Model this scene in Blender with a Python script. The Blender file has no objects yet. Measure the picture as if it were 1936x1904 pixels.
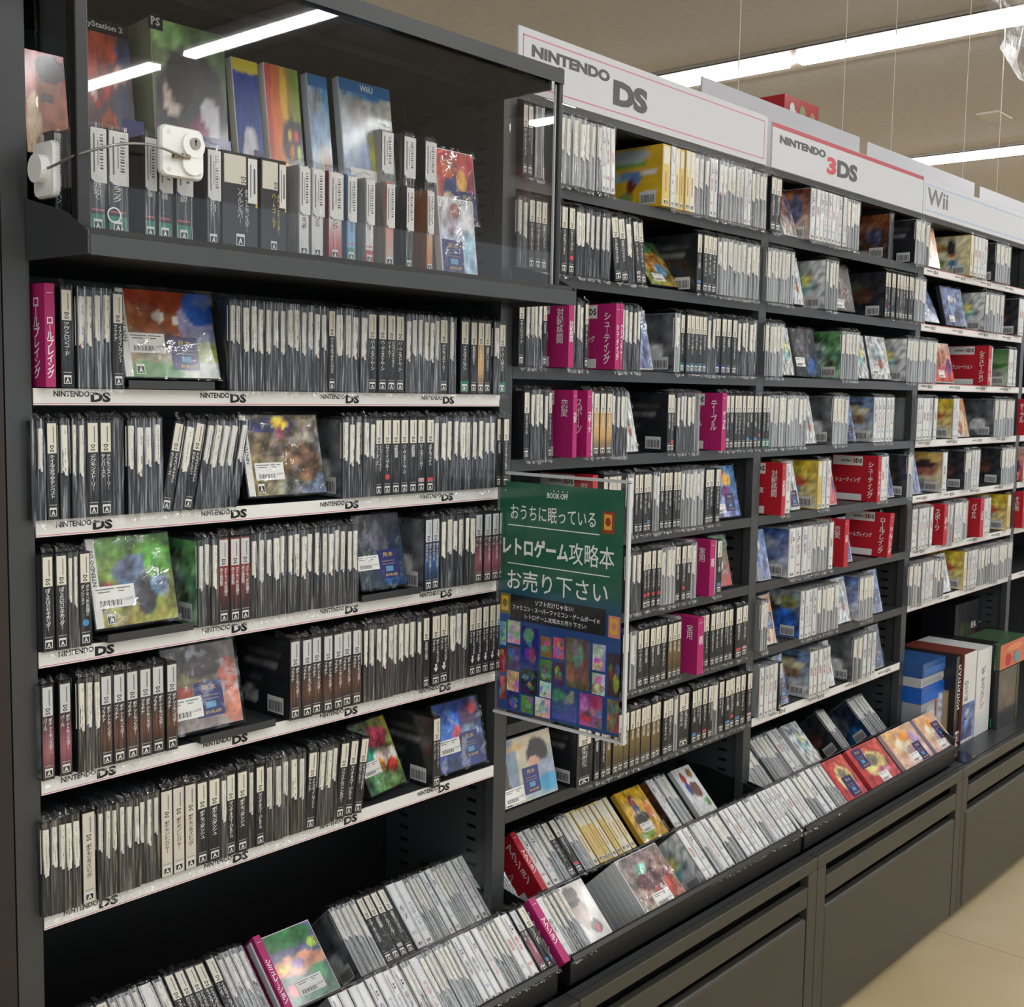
import bpy, math, random
from mathutils import Vector, Matrix, noise
SC=bpy.context.scene; COL=SC.collection
# ------------------------------------------------------------------ camera, added world fill, exposure
CP=Vector((-0.69224,-1.42328,1.52154)); FOC=2235.285
CR=Vector((0.662515,-0.748859,0.016883)); CU=Vector((0.059402,0.074994,0.995413)); CF=Vector((0.74669,0.658473,-0.094168))
cam=bpy.data.cameras.new('camera'); camo=bpy.data.objects.new('camera',cam); COL.objects.link(camo)
cam.sensor_fit='HORIZONTAL'; cam.sensor_width=36; cam.lens=36*FOC/1936; cam.clip_start=.02; cam.clip_end=100
M=Matrix((CR,CU,-CF)).transposed().to_4x4(); M.translation=CP; camo.matrix_world=M
SC.camera=camo
W=bpy.data.worlds.new('world'); SC.world=W; W.use_nodes=True
W.node_tree.nodes['Background'].inputs[0].default_value=(.88,.94,1.0,1); W.node_tree.nodes['Background'].inputs[1].default_value=1.05
SC.view_settings.view_transform='Standard'; SC.view_settings.look='None'; SC.view_settings.exposure=0.0; SC.view_settings.gamma=1
SC.view_settings.use_curve_mapping=False
SC.cycles.use_denoising=True; SC.cycles.max_bounces=8; SC.cycles.transparent_max_bounces=24; SC.cycles.diffuse_bounces=3; SC.cycles.glossy_bounces=3
SC.cycles.caustics_reflective=False; SC.cycles.sample_clamp_indirect=4
TUBE=37.0
# a pixel of the photograph as a point of the shelf fronts' plane (or one parallel to it)
def ray(u,v): return CF+CR*((u-968)/FOC)-CU*((v-952)/FOC)
def at(u,v,Y=0.0):
    d=ray(u,v); return CP+d*((Y-CP.y)/d.y)
def atx(u,v,X):
    d=ray(u,v); return CP+d*((X-CP.x)/d.x)
def ux(u,Y,Z):
    a=(u-968)/FOC; b=Vector((0,Y,Z))-CP; b.x=-CP.x
    return (a*b.dot(CF)-b.dot(CR))/(CR.x-a*CF.x)
rnd=random.Random(7)
def lin(c):
    o=[]
    for x in c[:3]:
        x=x/255; o.append(x/12.92 if x<=.04045 else ((x+.055)/1.055)**2.4)
    return (o[0],o[1],o[2],1.0)
# ------------------------------------------------------------------ materials
def mat(name): 
    m=bpy.data.materials.new(name); m.use_nodes=True; return m,m.node_tree.nodes,m.node_tree.links
def attr_mat(name,rough,spec=.5,coat=0.0):
    m,n,l=mat(name); b=n['Principled BSDF']; a=n.new('ShaderNodeVertexColor'); a.layer_name='Col'
    l.new(a.outputs[0],b.inputs['Base Color']); b.inputs['Roughness'].default_value=rough; b.inputs['Specular IOR Level'].default_value=spec
    if coat: b.inputs['Coat Weight'].default_value=coat; b.inputs['Coat Roughness'].default_value=.08
    return m
PRINT=attr_mat('printed_paper',.45,.4); PLASTIC=attr_mat('plastic',.3,.5); COVER=attr_mat('glossy_cover',.22,.5,.4); METAL=attr_mat('painted_steel',.36,.5); CARD=attr_mat('matt_card',.6,.3)
def film_mat(name,base,amp,rough,tint,sc=(420,160,16),lo=.5,hi=.74,bump=.7):
    m,n,l=mat(name); n.remove(n['Principled BSDF'])
    tr=n.new('ShaderNodeBsdfTransparent'); tr.inputs[0].default_value=(tint,tint,tint,1)
    gl=n.new('ShaderNodeBsdfGlossy'); gl.inputs['Roughness'].default_value=rough; gl.inputs[0].default_value=(1,1,1,1)
    df=n.new('ShaderNodeBsdfDiffuse'); df.inputs[0].default_value=(.8,.82,.84,1)
    mx0=n.new('ShaderNodeMixShader'); mx0.inputs[0].default_value=.12
    mx=n.new('ShaderNodeMixShader'); geo=n.new('ShaderNodeNewGeometry'); mp=n.new('ShaderNodeMapping'); mp.inputs['Scale'].default_value=sc
    no=n.new('ShaderNodeTexNoise'); no.inputs['Scale'].default_value=1; no.inputs['Detail'].default_value=3
    rp=n.new('ShaderNodeMapRange'); rp.inputs[1].default_value=lo; rp.inputs[2].default_value=hi; rp.inputs[3].default_value=base; rp.inputs[4].default_value=base+amp
    bp=n.new('ShaderNodeBump'); bp.inputs['Strength'].default_value=bump; bp.inputs['Distance'].default_value=.004
    l.new(geo.outputs['Position'],mp.inputs[0]); l.new(mp.outputs[0],no.inputs['Vector']); l.new(no.outputs[0],rp.inputs[0]); l.new(no.outputs[0],bp.inputs['Height'])
    l.new(bp.outputs[0],gl.inputs['Normal']); l.new(gl.outputs[0],mx0.inputs[1]); l.new(df.outputs[0],mx0.inputs[2])
    l.new(rp.outputs[0],mx.inputs[0]); l.new(tr.outputs[0],mx.inputs[1]); l.new(mx0.outputs[0],mx.inputs[2]); l.new(mx.outputs[0],n['Material Output'].inputs[0])
    return m
FILM=film_mat('clear_film',.022,.42,.1,.98)
FILM2=film_mat('smooth_film',.01,.14,.1,.985)
HEM=film_mat('crinkled_hem',.12,.55,.12,.96,(300,300,200))
CFILM=film_mat('cover_film',.012,.2,.06,.985,(34,34,34),.54,.66,1.0)
SHEETFILM=film_mat('hanging_film',.4,.5,.12,.95)
def acrylic(name,tint,gloss=1.0):
    m,n,l=mat(name); n.remove(n['Principled BSDF'])
    tr=n.new('ShaderNodeBsdfTransparent'); tr.inputs[0].default_value=(tint,tint,tint,1)
    gl=n.new('ShaderNodeBsdfGlossy'); gl.inputs['Roughness'].default_value=.015
    fr=n.new('ShaderNodeFresnel'); fr.inputs[0].default_value=1.42; mx=n.new('ShaderNodeMixShader')
    ge=n.new('ShaderNodeNewGeometry'); mr=n.new('ShaderNodeMapRange'); mr.inputs[3].default_value=1.42; mr.inputs[4].default_value=1/1.42; l.new(ge.outputs['Backfacing'],mr.inputs[0]); l.new(mr.outputs[0],fr.inputs[0])
    l.new(fr.outputs[0],mx.inputs[0]); l.new(tr.outputs[0],mx.inputs[1]); l.new(gl.outputs[0],mx.inputs[2]); l.new(mx.outputs[0],n['Material Output'].inputs[0])
    return m
ACR=acrylic('clear_acrylic',.97); ACRSMOKE=acrylic('smoke_acrylic',.6)
m,n,l=mat('lamp_diffuser'); n.remove(n['Principled BSDF']); e=n.new('ShaderNodeEmission'); e.inputs[0].default_value=(.97,.985,1,1); e.inputs[1].default_value=TUBE; l.new(e.outputs[0],n['Material Output'].inputs[0]); LAMP=m
def noisy(name,c0,c1,scale,rough,detail=4,joint=None):
    m,n,l=mat(name); b=n['Principled BSDF']; b.inputs['Roughness'].default_value=rough
    geo=n.new('ShaderNodeNewGeometry'); no=n.new('ShaderNodeTexNoise'); no.inputs['Scale'].default_value=scale; no.inputs['Detail'].default_value=detail
    cr=n.new('ShaderNodeValToRGB'); cr.color_ramp.elements[0].position=.35; cr.color_ramp.elements[1].position=.68; cr.color_ramp.elements[0].color=lin(c0); cr.color_ramp.elements[1].color=lin(c1)
    l.new(geo.outputs['Position'],no.inputs['Vector']); l.new(no.outputs[0],cr.inputs[0]); out=cr.outputs[0]
    if joint:
        br=n.new('ShaderNodeTexBrick'); br.offset=0; br.inputs['Scale'].default_value=1; br.inputs['Mortar Size'].default_value=.0022; br.inputs['Brick Width'].default_value=joint; br.inputs['Row Height'].default_value=joint*50; br.inputs['Mortar Smooth'].default_value=.3
        br.inputs['Color1'].default_value=(1,1,1,1); br.inputs['Color2'].default_value=(1,1,1,1); br.inputs['Mortar'].default_value=(.55,.5,.45,1)
        mp=n.new('ShaderNodeMapping'); mp.inputs['Location'].default_value=(.12,joint*25+.3,0); l.new(geo.outputs['Position'],mp.inputs[0]); l.new(mp.outputs[0],br.inputs['Vector'])
        mi=n.new('ShaderNodeMix'); mi.data_type='RGBA'; mi.blend_type='MULTIPLY'; mi.inputs[0].default_value=1; l.new(out,mi.inputs[6]); l.new(br.outputs[0],mi.inputs[7]); out=mi.outputs[2]
    l.new(out,b.inputs['Base Color']); return m
FLOORM=noisy('floor_vinyl',(190,171,132),(206,188,152),2.2,.38,5,.9); CEILM=noisy('ceiling_board',(206,203,203),(214,211,211),30,.9); WALLM=noisy('plain_wall',(150,146,140),(158,154,148),4,.9)
WOODM=noisy('brown_wood',(34,25,21),(42,31,26),9,.5)
# ------------------------------------------------------------------ mesh builder
_tc={}
def glyphs(s,off=0.0,res=2):
    if any('\u4e00'<=c<='\u9fff' for c in s): off=min(off,.004)   # dense characters stay open
    k=(s,off,res)
    if k not in _tc:
        cu=bpy.data.curves.new('t','FONT'); cu.body=s; cu.size=1; cu.resolution_u=res; cu.offset=off; cu.space_line=.82 if '\n' in s else 1
        cu.align_x='CENTER'
        o=bpy.data.objects.new('t',cu); COL.objects.link(o); dg=bpy.context.evaluated_depsgraph_get()
        me=bpy.data.meshes.new_from_object(o.evaluated_get(dg)); bpy.data.objects.remove(o); bpy.data.curves.remove(cu)
        vs=[(v.co.x,v.co.y) for v in me.vertices]; fs=[tuple(p.vertices) for p in me.polygons]; bpy.data.meshes.remove(me)
        x0=min(a for a,_ in vs); x1=max(a for a,_ in vs); y0=min(b for _,b in vs); y1=max(b for _,b in vs)
        _tc[k]=([((a-x0)/(x1-x0),(b-y0)/(y1-y0)) for a,b in vs],fs,(x1-x0)/(y1-y0))
    return _tc[k]
class MB:
    def __init__(s): s.v=[]; s.f=[]; s.c=[]; s.m=[]
    def face(s,pts,col,mi=0):
        i=len(s.v); s.v+= [tuple(p) for p in pts]; s.f.append(tuple(range(i,i+len(pts))))
        s.c.append([lin(c) for c in col] if isinstance(col,list) else [lin(col)]*len(pts)); s.m.append(mi); return s
    def box(s,x0,x1,y0,y1,z0,z1,col,mi=0,T=None):
        P=[Vector((x,y,z)) for x in (x0,x1) for y in (y0,y1) for z in (z0,z1)]
        if T: P=[T@p for p in P]
        i=len(s.v); s.v+=[tuple(p) for p in P]
        for q in ((0,1,3,2),(4,6,7,5),(0,4,5,1),(2,3,7,6),(0,2,6,4),(1,5,7,3)):
            s.f.append(tuple(i+k for k in q)); s.c.append([lin(col)]*4); s.m.append(mi)
        return s
    def prism(s,prof,x0,x1,col,mi=0):
        i=len(s.v); n=len(prof); s.v+=[(x0,y,z) for y,z in prof]+[(x1,y,z) for y,z in prof]
        F=[tuple(i+k for k in range(n)),tuple(i+n+k for k in reversed(range(n)))]+[(i+k,i+n+k,i+n+(k+1)%n,i+(k+1)%n) for k in range(n)]
        for q in F: s.f.append(q); s.c.append([lin(col)]*len(q)); s.m.append(mi)
        return s
    def rect(s,o,U,V,col,mi=0):
        o=Vector(o);U=Vector(U);V=Vector(V); return s.face([o,o+U,o+U+V,o+V],col,mi)
    def text(s,t,o,U,V,col,off=0.0,res=2,mi=0):
        vs,fs,_=glyphs(t,off,res); o=Vector(o);U=Vector(U);V=Vector(V); i=len(s.v)
        s.v+=[tuple(o+U*a+V*b) for a,b in vs]; c=lin(col)
        for q in fs: s.f.append(tuple(i+k for k in q)); s.c.append([c]*len(q)); s.m.append(mi)
        return s
    def grid(s,o,U,V,nu,nv,fn,mi=0):
        o=Vector(o);U=Vector(U);V=Vector(V); i=len(s.v); C=[]
        for b in range(nv+1):
            for a in range(nu+1):
                s.v.append(tuple(o+U*(a/nu)+V*(b/nv))); C.append(lin(fn(a/nu,b/nv)))
        for b in range(nv):
            for a in range(nu):
                q=(b*(nu+1)+a,b*(nu+1)+a+1,(b+1)*(nu+1)+a+1,(b+1)*(nu+1)+a); s.f.append(tuple(i+k for k in q)); s.c.append([C[k] for k in q]); s.m.append(mi)
        return s
    def disc(s,c,U,V,col,n=20,mi=0):
        c=Vector(c);U=Vector(U);V=Vector(V); return s.face([c+U*math.cos(k*2*math.pi/n)+V*math.sin(k*2*math.pi/n) for k in range(n)],col,mi)
    def mesh(s,name,mats):
        me=bpy.data.meshes.new(name); me.from_pydata(s.v,[],s.f)
        for m in (mats if isinstance(mats,list) else [mats]): me.materials.append(m)
        me.polygons.foreach_set('material_index',s.m)
        a=me.color_attributes.new('Col','FLOAT_COLOR','CORNER'); flat=[x for c in s.c for k in c for x in k]; a.data.foreach_set('color',flat); me.update(); return me
    def obj(s,name,mats,parent=None,**k): return put(name,s.mesh(name,mats),parent,**k)
def put(name,me,parent=None,loc=None,label=None):
    o=bpy.data.objects.new(name,me); COL.objects.link(o)
    if parent: o.parent=parent
    if loc is not None: o.location=loc
    if label: o['label']=label
    return o
def empty(name,loc=(0,0,0)):
    o=bpy.data.objects.new(name,None); COL.objects.link(o); o.location=loc; o.empty_display_size=.05; return o
def tag(o,label,cat,group=None):
    o['label']=label; o['category']=cat
    if group: o['group']=group
    return o
def bevel(o,w=.002,seg=2):
    b=o.modifiers.new('bevel','BEVEL'); b.width=w; b.segments=seg; b.limit_method='ANGLE'; return o
def rebase(r,loc):
    # move an Empty to its thing's base without moving the parts
    loc=Vector(loc); r.location=loc
    for c in r.children: c.location=c.location-loc
    return r
def structure(o): o['kind']='structure'; return o
DK=(50,52,54); BK=(30,31,32); VB=(16,16,17); WHITE=(226,226,224)
# ------------------------------------------------------------------ room shell
CH=3.0
structure(MB().box(-5,16,-7,9,-.05,0,(180,160,125)).obj('floor',FLOORM)); structure(MB().box(-5,16,-7,9,CH,CH+.05,(170,155,140)).obj('ceiling',CEILM))
structure(MB().box(-5,16,9,9.1,0,CH,(150,146,140)).obj('wall_back',WALLM)); structure(MB().box(16,16.1,-.5,9,0,CH,(150,146,140)).obj('wall_right',WALLM))
structure(MB().box(-.35,-.019,0.0,.32,0,CH,(48,36,32)).obj('wall_left',WOODM))
# ceiling lamps: a long white tray fixture with a glowing diffuser
def lamp(x,y0,y1,label,group):
    r=empty('ceiling_light',(x,(y0+y1)/2,CH)); L=(y1-y0)/2
    MB().box(-.16,.16,-L,L,-.012,-.0005,(190,180,168)).obj('housing',METAL,r)
    MB().box(-.03,.03,-L+.03,L-.03,-.034,-.0125,(255,255,255)).obj('diffuser',LAMP,r)
    MB().box(-.162,-.158,-L,L,-.018,-.0125,(90,84,78)).obj('edge_strip',METAL,r)
    tag(r,label,'ceiling light',group)
def line(x,y0,y1,step,names,group):
    y=y0;k=0
    while y<y1-.01:
        lamp(x,y,y+step,names[min(k,len(names)-1)],group); y+=step;k+=1
far='glowing strip lamp on the ceiling beyond the shelves'
G='ceiling strip lamps'
line(4.105,-1.8+.002,1.208,1.502,['front strip lamp of the nearer ceiling row','strip lamp joining the nearer ceiling row above the white sign boards'],G)
line(4.105,1.21,8,2.25,['strip lamp of the nearer ceiling row, ending behind the pink-bordered sign','strip lamp of the nearer row hidden behind the pink-bordered sign'],G)
line(6.61,-1.5,7.5,2.25,['front strip lamp of the second ceiling row','second strip lamp of the farther ceiling row','third strip lamp of the farther ceiling row'],G)
line(9.1,-1,7.5,2.83,['strip lamp peeking above the sign boards, deepest row',far],G)
line(2.38,-3.5,-.9,1.3,['strip lamp over the aisle, mirrored in the clear display case'],G)
line(2.38,-6.4,-3.72,1.34,['strip lamp over the aisle, mirrored at the edge of the display case'],G)
line(1.1,-3.3,-1.5,.9,['added unseen fill lamp over the aisle, before the shelves'],G); line(-1.7,-6.2,-1.4,1.2,['added unseen fill lamp over the aisle, behind the viewer'],G)  # both rows added out of view as frontal fill for the shelves
line(-.1,-6,-.8,1.3,['added unseen fill lamp over the aisle near the viewer'],G)  # unseen row put in for front light on the shelves
line(4.317,-3.16,-1.86,1.3,['strip lamp over the aisle, mirrored at the far edge of the clear case'],G)
# ------------------------------------------------------------------ shelving units
ZS=[1.904,1.741,1.567,1.398,1.233,1.070,.904,.737]
BW=.9; HW=.0168
def shelf_parts(r,x0,x1,z,rail,depth=.29):
    s=MB().prism([(0,z),(0,z-.022),(.004,z-.022),(.004,z-.003),(depth,z-.003),(depth,z)],x0+.001,x1-.001,DK).obj('shelf',METAL,r)
    if rail:
        m=MB(); y=-.0022
        m.box(x0+.001,x1-.003,y,-.0003,z-.021,z,(230,229,225))
        m.rect((x0+.001,y-.0002,z-.0195),(x1-x0-.004,0,0),(0,0,.0008),(205,80,110))
        for lx,lw in rail[1]:
            h=.0085
            if rail[0]=='DS':
                m.text('NINTENDO',(lx,y-.0003,z-.0105),(lw*.62,0,0),(0,0,.0075),(18,18,20),.028,2); m.text('DS',(lx+lw*.64,y-.0003,z-.0172),(lw*.36,0,0),(0,0,.013),(18,18,20),.055,2)
            else:
                m.text('NINTENDO',(lx,y-.0003,z-.0115),(lw*.55,0,0),(0,0,.005),(24,24,26),.015,1); m.text('3',(lx+lw*.58,y-.0003,z-.015),(lw*.1,0,0),(0,0,.010),(24,24,26),.05,1); m.text('DS',(lx+lw*.71,y-.0003,z-.015),(lw*.29,0,0),(0,0,.010),(24,24,26),.03,1)
        if rail[2]:
            m.rect((x0+.001,y-.0001,z-.0022),(x1-x0-.004,0,0),(0,0,.0018),(190,60,70))
        m.obj('price_rail',PRINT,s)
def side(r,x,flip,zb,zt):
    # inner wall of a unit with its column of shelf-bracket slots
    m=MB(); x0,x1=(x-.009,x+.009)
    m.box(x0,x1,.004,.30,zb,zt,(56,57,59)); o=m.obj('side_panel',METAL,r)
    s=MB()
    for yy in (.045,.235):
        z=zb+.06
        while z<zt-.02:
            s.box(x0-.0006 if flip else x1,x0 if flip else x1+.0006,yy,yy+.022,z,z+.006,(8,8,8)); z+=.025
    s.obj('bracket_slots',METAL,o)
def unit(k,label,shelves,rail,ztop):
    x0=k*BW; a=x0+HW; b=x0+BW-HW; r=empty('shelving_unit',(0,0,0))
    MB().box(x0-HW,x0+HW,0,.02,.4505,ztop,(57,59,60)).obj('upright',METAL,r)
    side(r,x0,False,.45,ztop)
    MB().box(x0+.001,x0+BW-.001,.302,.31,.45,ztop,(26,26,27)).obj('back_panel',METAL,r)
    MB().box(x0+.0005,x0+BW-.0005,.021,.56,ztop-.006,ztop,(40,41,42)).box(a,b,.0,.02,ztop-.014,ztop,(24,25,26)).obj('top_panel',METAL,r)
    for i,z in enumerate(shelves): shelf_parts(r,a,b,z,rail(i) if rail else None)
    tag(r,label,'shelving unit'); return rebase(r,(x0+BW/2,.15,.02))
RX=[(.044,.0785),(.259,.077),(.4725,.078),(.687,.078)]
Z1=[1.516,1.350,1.1825,1.0165,.837]
unit(0,'nearest dark grey shelving unit, with white shelf rails under the clear display case',Z1,lambda i:('DS',RX,False),2.045)
u2=unit(1,'dark grey shelving unit below the pink-bordered sign, beside the green poster',ZS,None,2.052)
RX3=[(BW*2+.10+.21*i,.085) for i in range(4)]
u3=unit(2,'dark grey shelving unit below the sign with a red bar',ZS,lambda i:('3DS',RX3,False) if i==7 else None,2.052)
RX4=[(2.74,.083),(2.952,.088),(3.171,.086),(3.39,.082)]
u4=unit(3,'dark grey shelving unit with white rails above the big boxed sets',ZS[:7],lambda i:('3DS',RX4,i<3),2.052)
u6=unit(5,'outermost dark grey shelving unit, almost wholly cut off by the photo edge',ZS[:7],None,2.052)
u5=unit(4,'farthest dark grey shelving unit at the edge of the photo',ZS[:7],lambda i:('3DS',[(3.70,.08)],i<3),2.052)
for k,r in ((0,None),):
    pass
for r,x in ((u2,.9),(u3,1.8),(u4,2.7),(u5,3.6)):
    m=MB(); o=None
    for yy in (.05,.235):
        z=.50
        while z<2.03: m.box(x-.0098,x-.009,yy,yy+.022,z,z+.006,(8,8,8)); z+=.025
    sp=[c for c in r.children if c.name.startswith('side_panel')][0]; o=m.obj('bracket_slots',METAL,sp); o.location=-(r.location+sp.location)
# ------------------------------------------------------------------ header signs
def sign(x0,x1,z0,z1,y,border,label,texts,bar=None):
    r=MB().box(x0,x1,y,y+.004,z0,z1,(208,209,212)).obj('header_sign',CARD); m=MB(); yy=y-.0004; w=.0022
    if border:
        e=.012; 
        m.box(x0+e,x1-e,yy,yy+.0003,z1-e-w,z1-e,border); m.box(x0+e,x1-e,yy,yy+.0003,z0+e,z0+e+w,border); m.box(x0+e,x0+e+w,yy,yy+.0003,z0+e,z1-e,border); m.box(x1-e-w,x1-e,yy,yy+.0003,z0+e,z1-e,border)
        m.obj('border_line',PRINT,r)
    if bar: MB().box(x0,x1,yy,yy+.0003,z1-.011,z1-.001,bar).obj('colour_bar',PRINT,r)
    m=MB()
    for t,a,b,za,zb,c,off in texts: m.text(t,(a,yy-.0002,za),(b-a,0,0),(0,0,zb-za),c,off,3)
    m.obj('lettering',PRINT,r); tag(r,label,'sign'); return r
def zr(u,v,Y=0): return at(u,v,Y).z
def xr(u,v,Y=0): return at(u,v,Y).x
g=(72,72,74)
sign(.915,1.788,2.053,2.163,-.003,(208,120,150),'white header sign with thin pink border and NINTENDO DS lettering',
  [('NINTENDO',xr(1003,95),xr(1150,160),2.117,2.138,g,.05),('DS',xr(1157,170),xr(1222,180),2.079,2.127,g,.06)])
sign(1.812,2.682,2.053,2.157,-.003,None,'white header sign with a red bar along its top and a red 3',
  [('NINTENDO',xr(1472,270),xr(1559,290),2.1135,2.132,g,.05),('3',xr(1562,300),xr(1579,310),2.0785,2.121,(208,70,80),.05),('DS',xr(1581,310),xr(1619,320),2.0785,2.121,g,.05)],(182,66,76))
sign(2.686,3.59,2.053,2.152,-.003,(150,185,225),'white header sign with thin blue lines reading Wii',
  [('Wii',xr(1751,380),xr(1790,390),2.083,2.131,(110,112,116),.02)])
def hang(x0,x1,z1,y,label):
    r=MB().box(x0,x1,y,y+.005,z1-.2,z1,(206,205,208)).obj('hanging_board',CARD)
    for x in (x0+.18,x1-.12): MB().box(x-.0012,x+.0012,y+.001,y+.003,z1,CH,(215,205,190)).obj('string',CARD,r)
    tag(r,label,'sign','white boards behind the header signs')
hang(1.976,2.894,2.34,.30,'plain white hanging board behind the pink-bordered sign, below the red box')
hang(2.949,3.875,2.336,.30,'plain white hanging board behind the red-barred and Wii signs')
hang(3.93,4.86,2.332,.30,'plain white hanging board behind the Wii sign, at the edge of the photo')
# red boxed goods on top of the shelving
r=MB().box(2.587,2.805,.40,.52,2.055,2.43,(178,28,34)).obj('red_box',COVER); m=MB()
for i,(x,z,s,c) in enumerate(((2.635,2.395,.022,(220,215,205)),(2.70,2.392,.028,(120,130,60)),(2.765,2.385,.025,(150,95,50)),(2.70,2.36,.012,(225,200,180)),(2.655,2.385,.01,(240,190,180)))): m.disc((x,.3994,z),(s*.7,0,0),(0,0,s*.8),c)
m.obj('printed_front',PRINT,r); tag(r,'glossy red box standing on top of the shelving behind the signs','box')
# clear plastic sheet hanging from the ceiling
m=MB(); rr=random.Random(3); cols=9; rows=9; P=[]
for j in range(rows+1):
    t=j/rows; u0=1800+128*t; row=[]
    for i in range(cols+1):
        u=u0+(2060-u0)*i/cols; v=-120+ (145+120)*t + 14*rr.random()
        p=atx(u,v,3.2); p.x+=rr.uniform(-.05,.05); row.append(p)
    P.append(row)
for j in range(rows):
    for i in range(cols): m.face([P[j][i],P[j][i+1],P[j+1][i+1],P[j+1][i]],(255,255,255))
tag(m.obj('plastic_sheet',SHEETFILM),'crumpled clear plastic sheet hanging before the bright strip lamp','plastic sheet')
# small ceiling fittings
p=at(1880,217,0); d=ray(1880,217); p=CP+d*((CH-CP.z)/d.z)
r=MB().box(p.x-.1,p.x+.1,p.y-.06,p.y+.06,CH-.012,CH-.0005,(222,214,202)).obj('ceiling_vent',METAL); bevel(r,.004); tag(r,'small white square plate on the ceiling, above the Wii sign','ceiling plate')
# ------------------------------------------------------------------ base cabinets and deck
def cabinet(k,label):
    x0=k*BW; x1=x0+BW; r=empty('base_cabinet'); Y=-.2; c=(58,56,49)
    m=MB()
    if k>=3: m.box(x0+.001,x1-.001,Y+.0205,.3,.425,.45,DK)
    else: m.box(x0+.001,x1-.001,Y+.0205,-.165,.425,.45,DK).box(x0+.001,x1-.001,.2,.3,.425,.45,DK)
    m.box(x0+.001,x1-.001,Y+.004,.3,.02,.03,BK).box(x0+.001,x0+.012,Y+.03,.3,.03,.425,BK).box(x1-.012,x1-.001,Y+.03,.3,.03,.425,BK).box(x0+.001,x1-.001,.28,.3,.03,.425,BK).obj('carcass',METAL,r)
    bevel(MB().box(x0+.001,x1-.001,Y,Y+.02,.419,.4485,c).obj('top_rail',METAL,r),.002)
    for a,b in ((x0+.001,x0+.044),(x1-.044,x1-.001)): bevel(MB().box(a,b,Y,Y+.022,.02,.4185,c).obj('stile',METAL,r),.0015)
    MB().box(x0+.046,x1-.046,Y+.03,Y+.034,.30,.418,VB).obj('recess',METAL,r)
    bevel(MB().box(x0+.046,x1-.046,Y,Y+.018,.341,.390,c).obj('drawer_front',METAL,r),.002)
    bevel(MB().box(x0+.042 if k<3 else x0+.03,x1-.046,Y-.004 if k>=3 else Y-.001,Y+.025,.022,.316,c).obj('cabinet_door',METAL,r),.009,4)
    tag(r,label,'cabinet'); rebase(r,(x0+BW/2,0,.02))
cabinet(0,'nearest dark cabinet under the shelving, mostly cut off below'); cabinet(1,'dark cabinet under the shelving, second bay, below the tray with the stack')
cabinet(2,'dark cabinet under the shelving, third bay, by the beige floor'); cabinet(3,'dark cabinet standing under the boxed sets, beyond the tray end'); cabinet(4,'farthest dark cabinet, cut off at the edge of the photo')
# ------------------------------------------------------------------ display trays (two leaning tiers)
TH=math.radians(44); ST,CT=math.sin(TH),math.cos(TH)
FB=(-.155,.497); RB=(.0,.5475)         # front edge of each tier's cases
def off(b,s,d): return (b[0]+ST*s+CT*d, b[1]+CT*s-ST*d)   # along the spine, into the tray
def tray(x0,x1,label):
    r=empty('display_tray'); t=.0025; c=(40,41,43)
    for nm,b,f,k in (('front_trough',FB,-.006,.008),('rear_trough',RB,.001,-.001)):
        A=off(b,-.0012,f); B=off(b,-.0012,.1395); lip=off(b,k,f); C=off(b,.105,.1395)
        MB().prism([lip,A,B,C,off(b,.105,.142),off(b,-.004,.142),off(b,-.004,f-.0025),off(b,k,f-.0025)],x0+.002,x1-.002,c).obj(nm,METAL,r)
    lp=off(FB,.008,-.0085); MB().box(x0+.002,x1-.002,lp[0]-.0025,lp[0],.4525,lp[1],(17,17,18)).obj('front_lip',METAL,r)
    for x in (x0,x1): MB().prism([(lp[0]-.003,.4525),(lp[0]-.003,.50),(-.08,.57),(.10,.60),(.19,.60),(.19,.4525)] if x!=x1 or x1<2.7 else [(lp[0]-.003,.4525),(lp[0]-.003,.525),(-.03,.585),(.10,.60),(.19,.60),(.19,.4525)],x-.0015,x+.0015,(22,23,24)).obj('end_panel',METAL,r)
    tag(r,label,'tray'); rebase(r,((x0+x1)/2,0,.45))
tray(.03,.885,'dark two-tier tray under the white-railed shelves, nearest bay'); tray(.925,1.79,'dark two-tier tray of the second bay, partly empty at its front'); tray(1.81,2.735,'dark two-tier tray of the third bay, ending with four illustrated covers')
r=MB().box(2.76,2.86,-.185,-.02,.4505,.4535,(120,122,126)).obj('acrylic_plate',ACRSMOKE); tag(r,'smoky clear plate lying on the deck beyond the tray end','acrylic plate')
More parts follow.
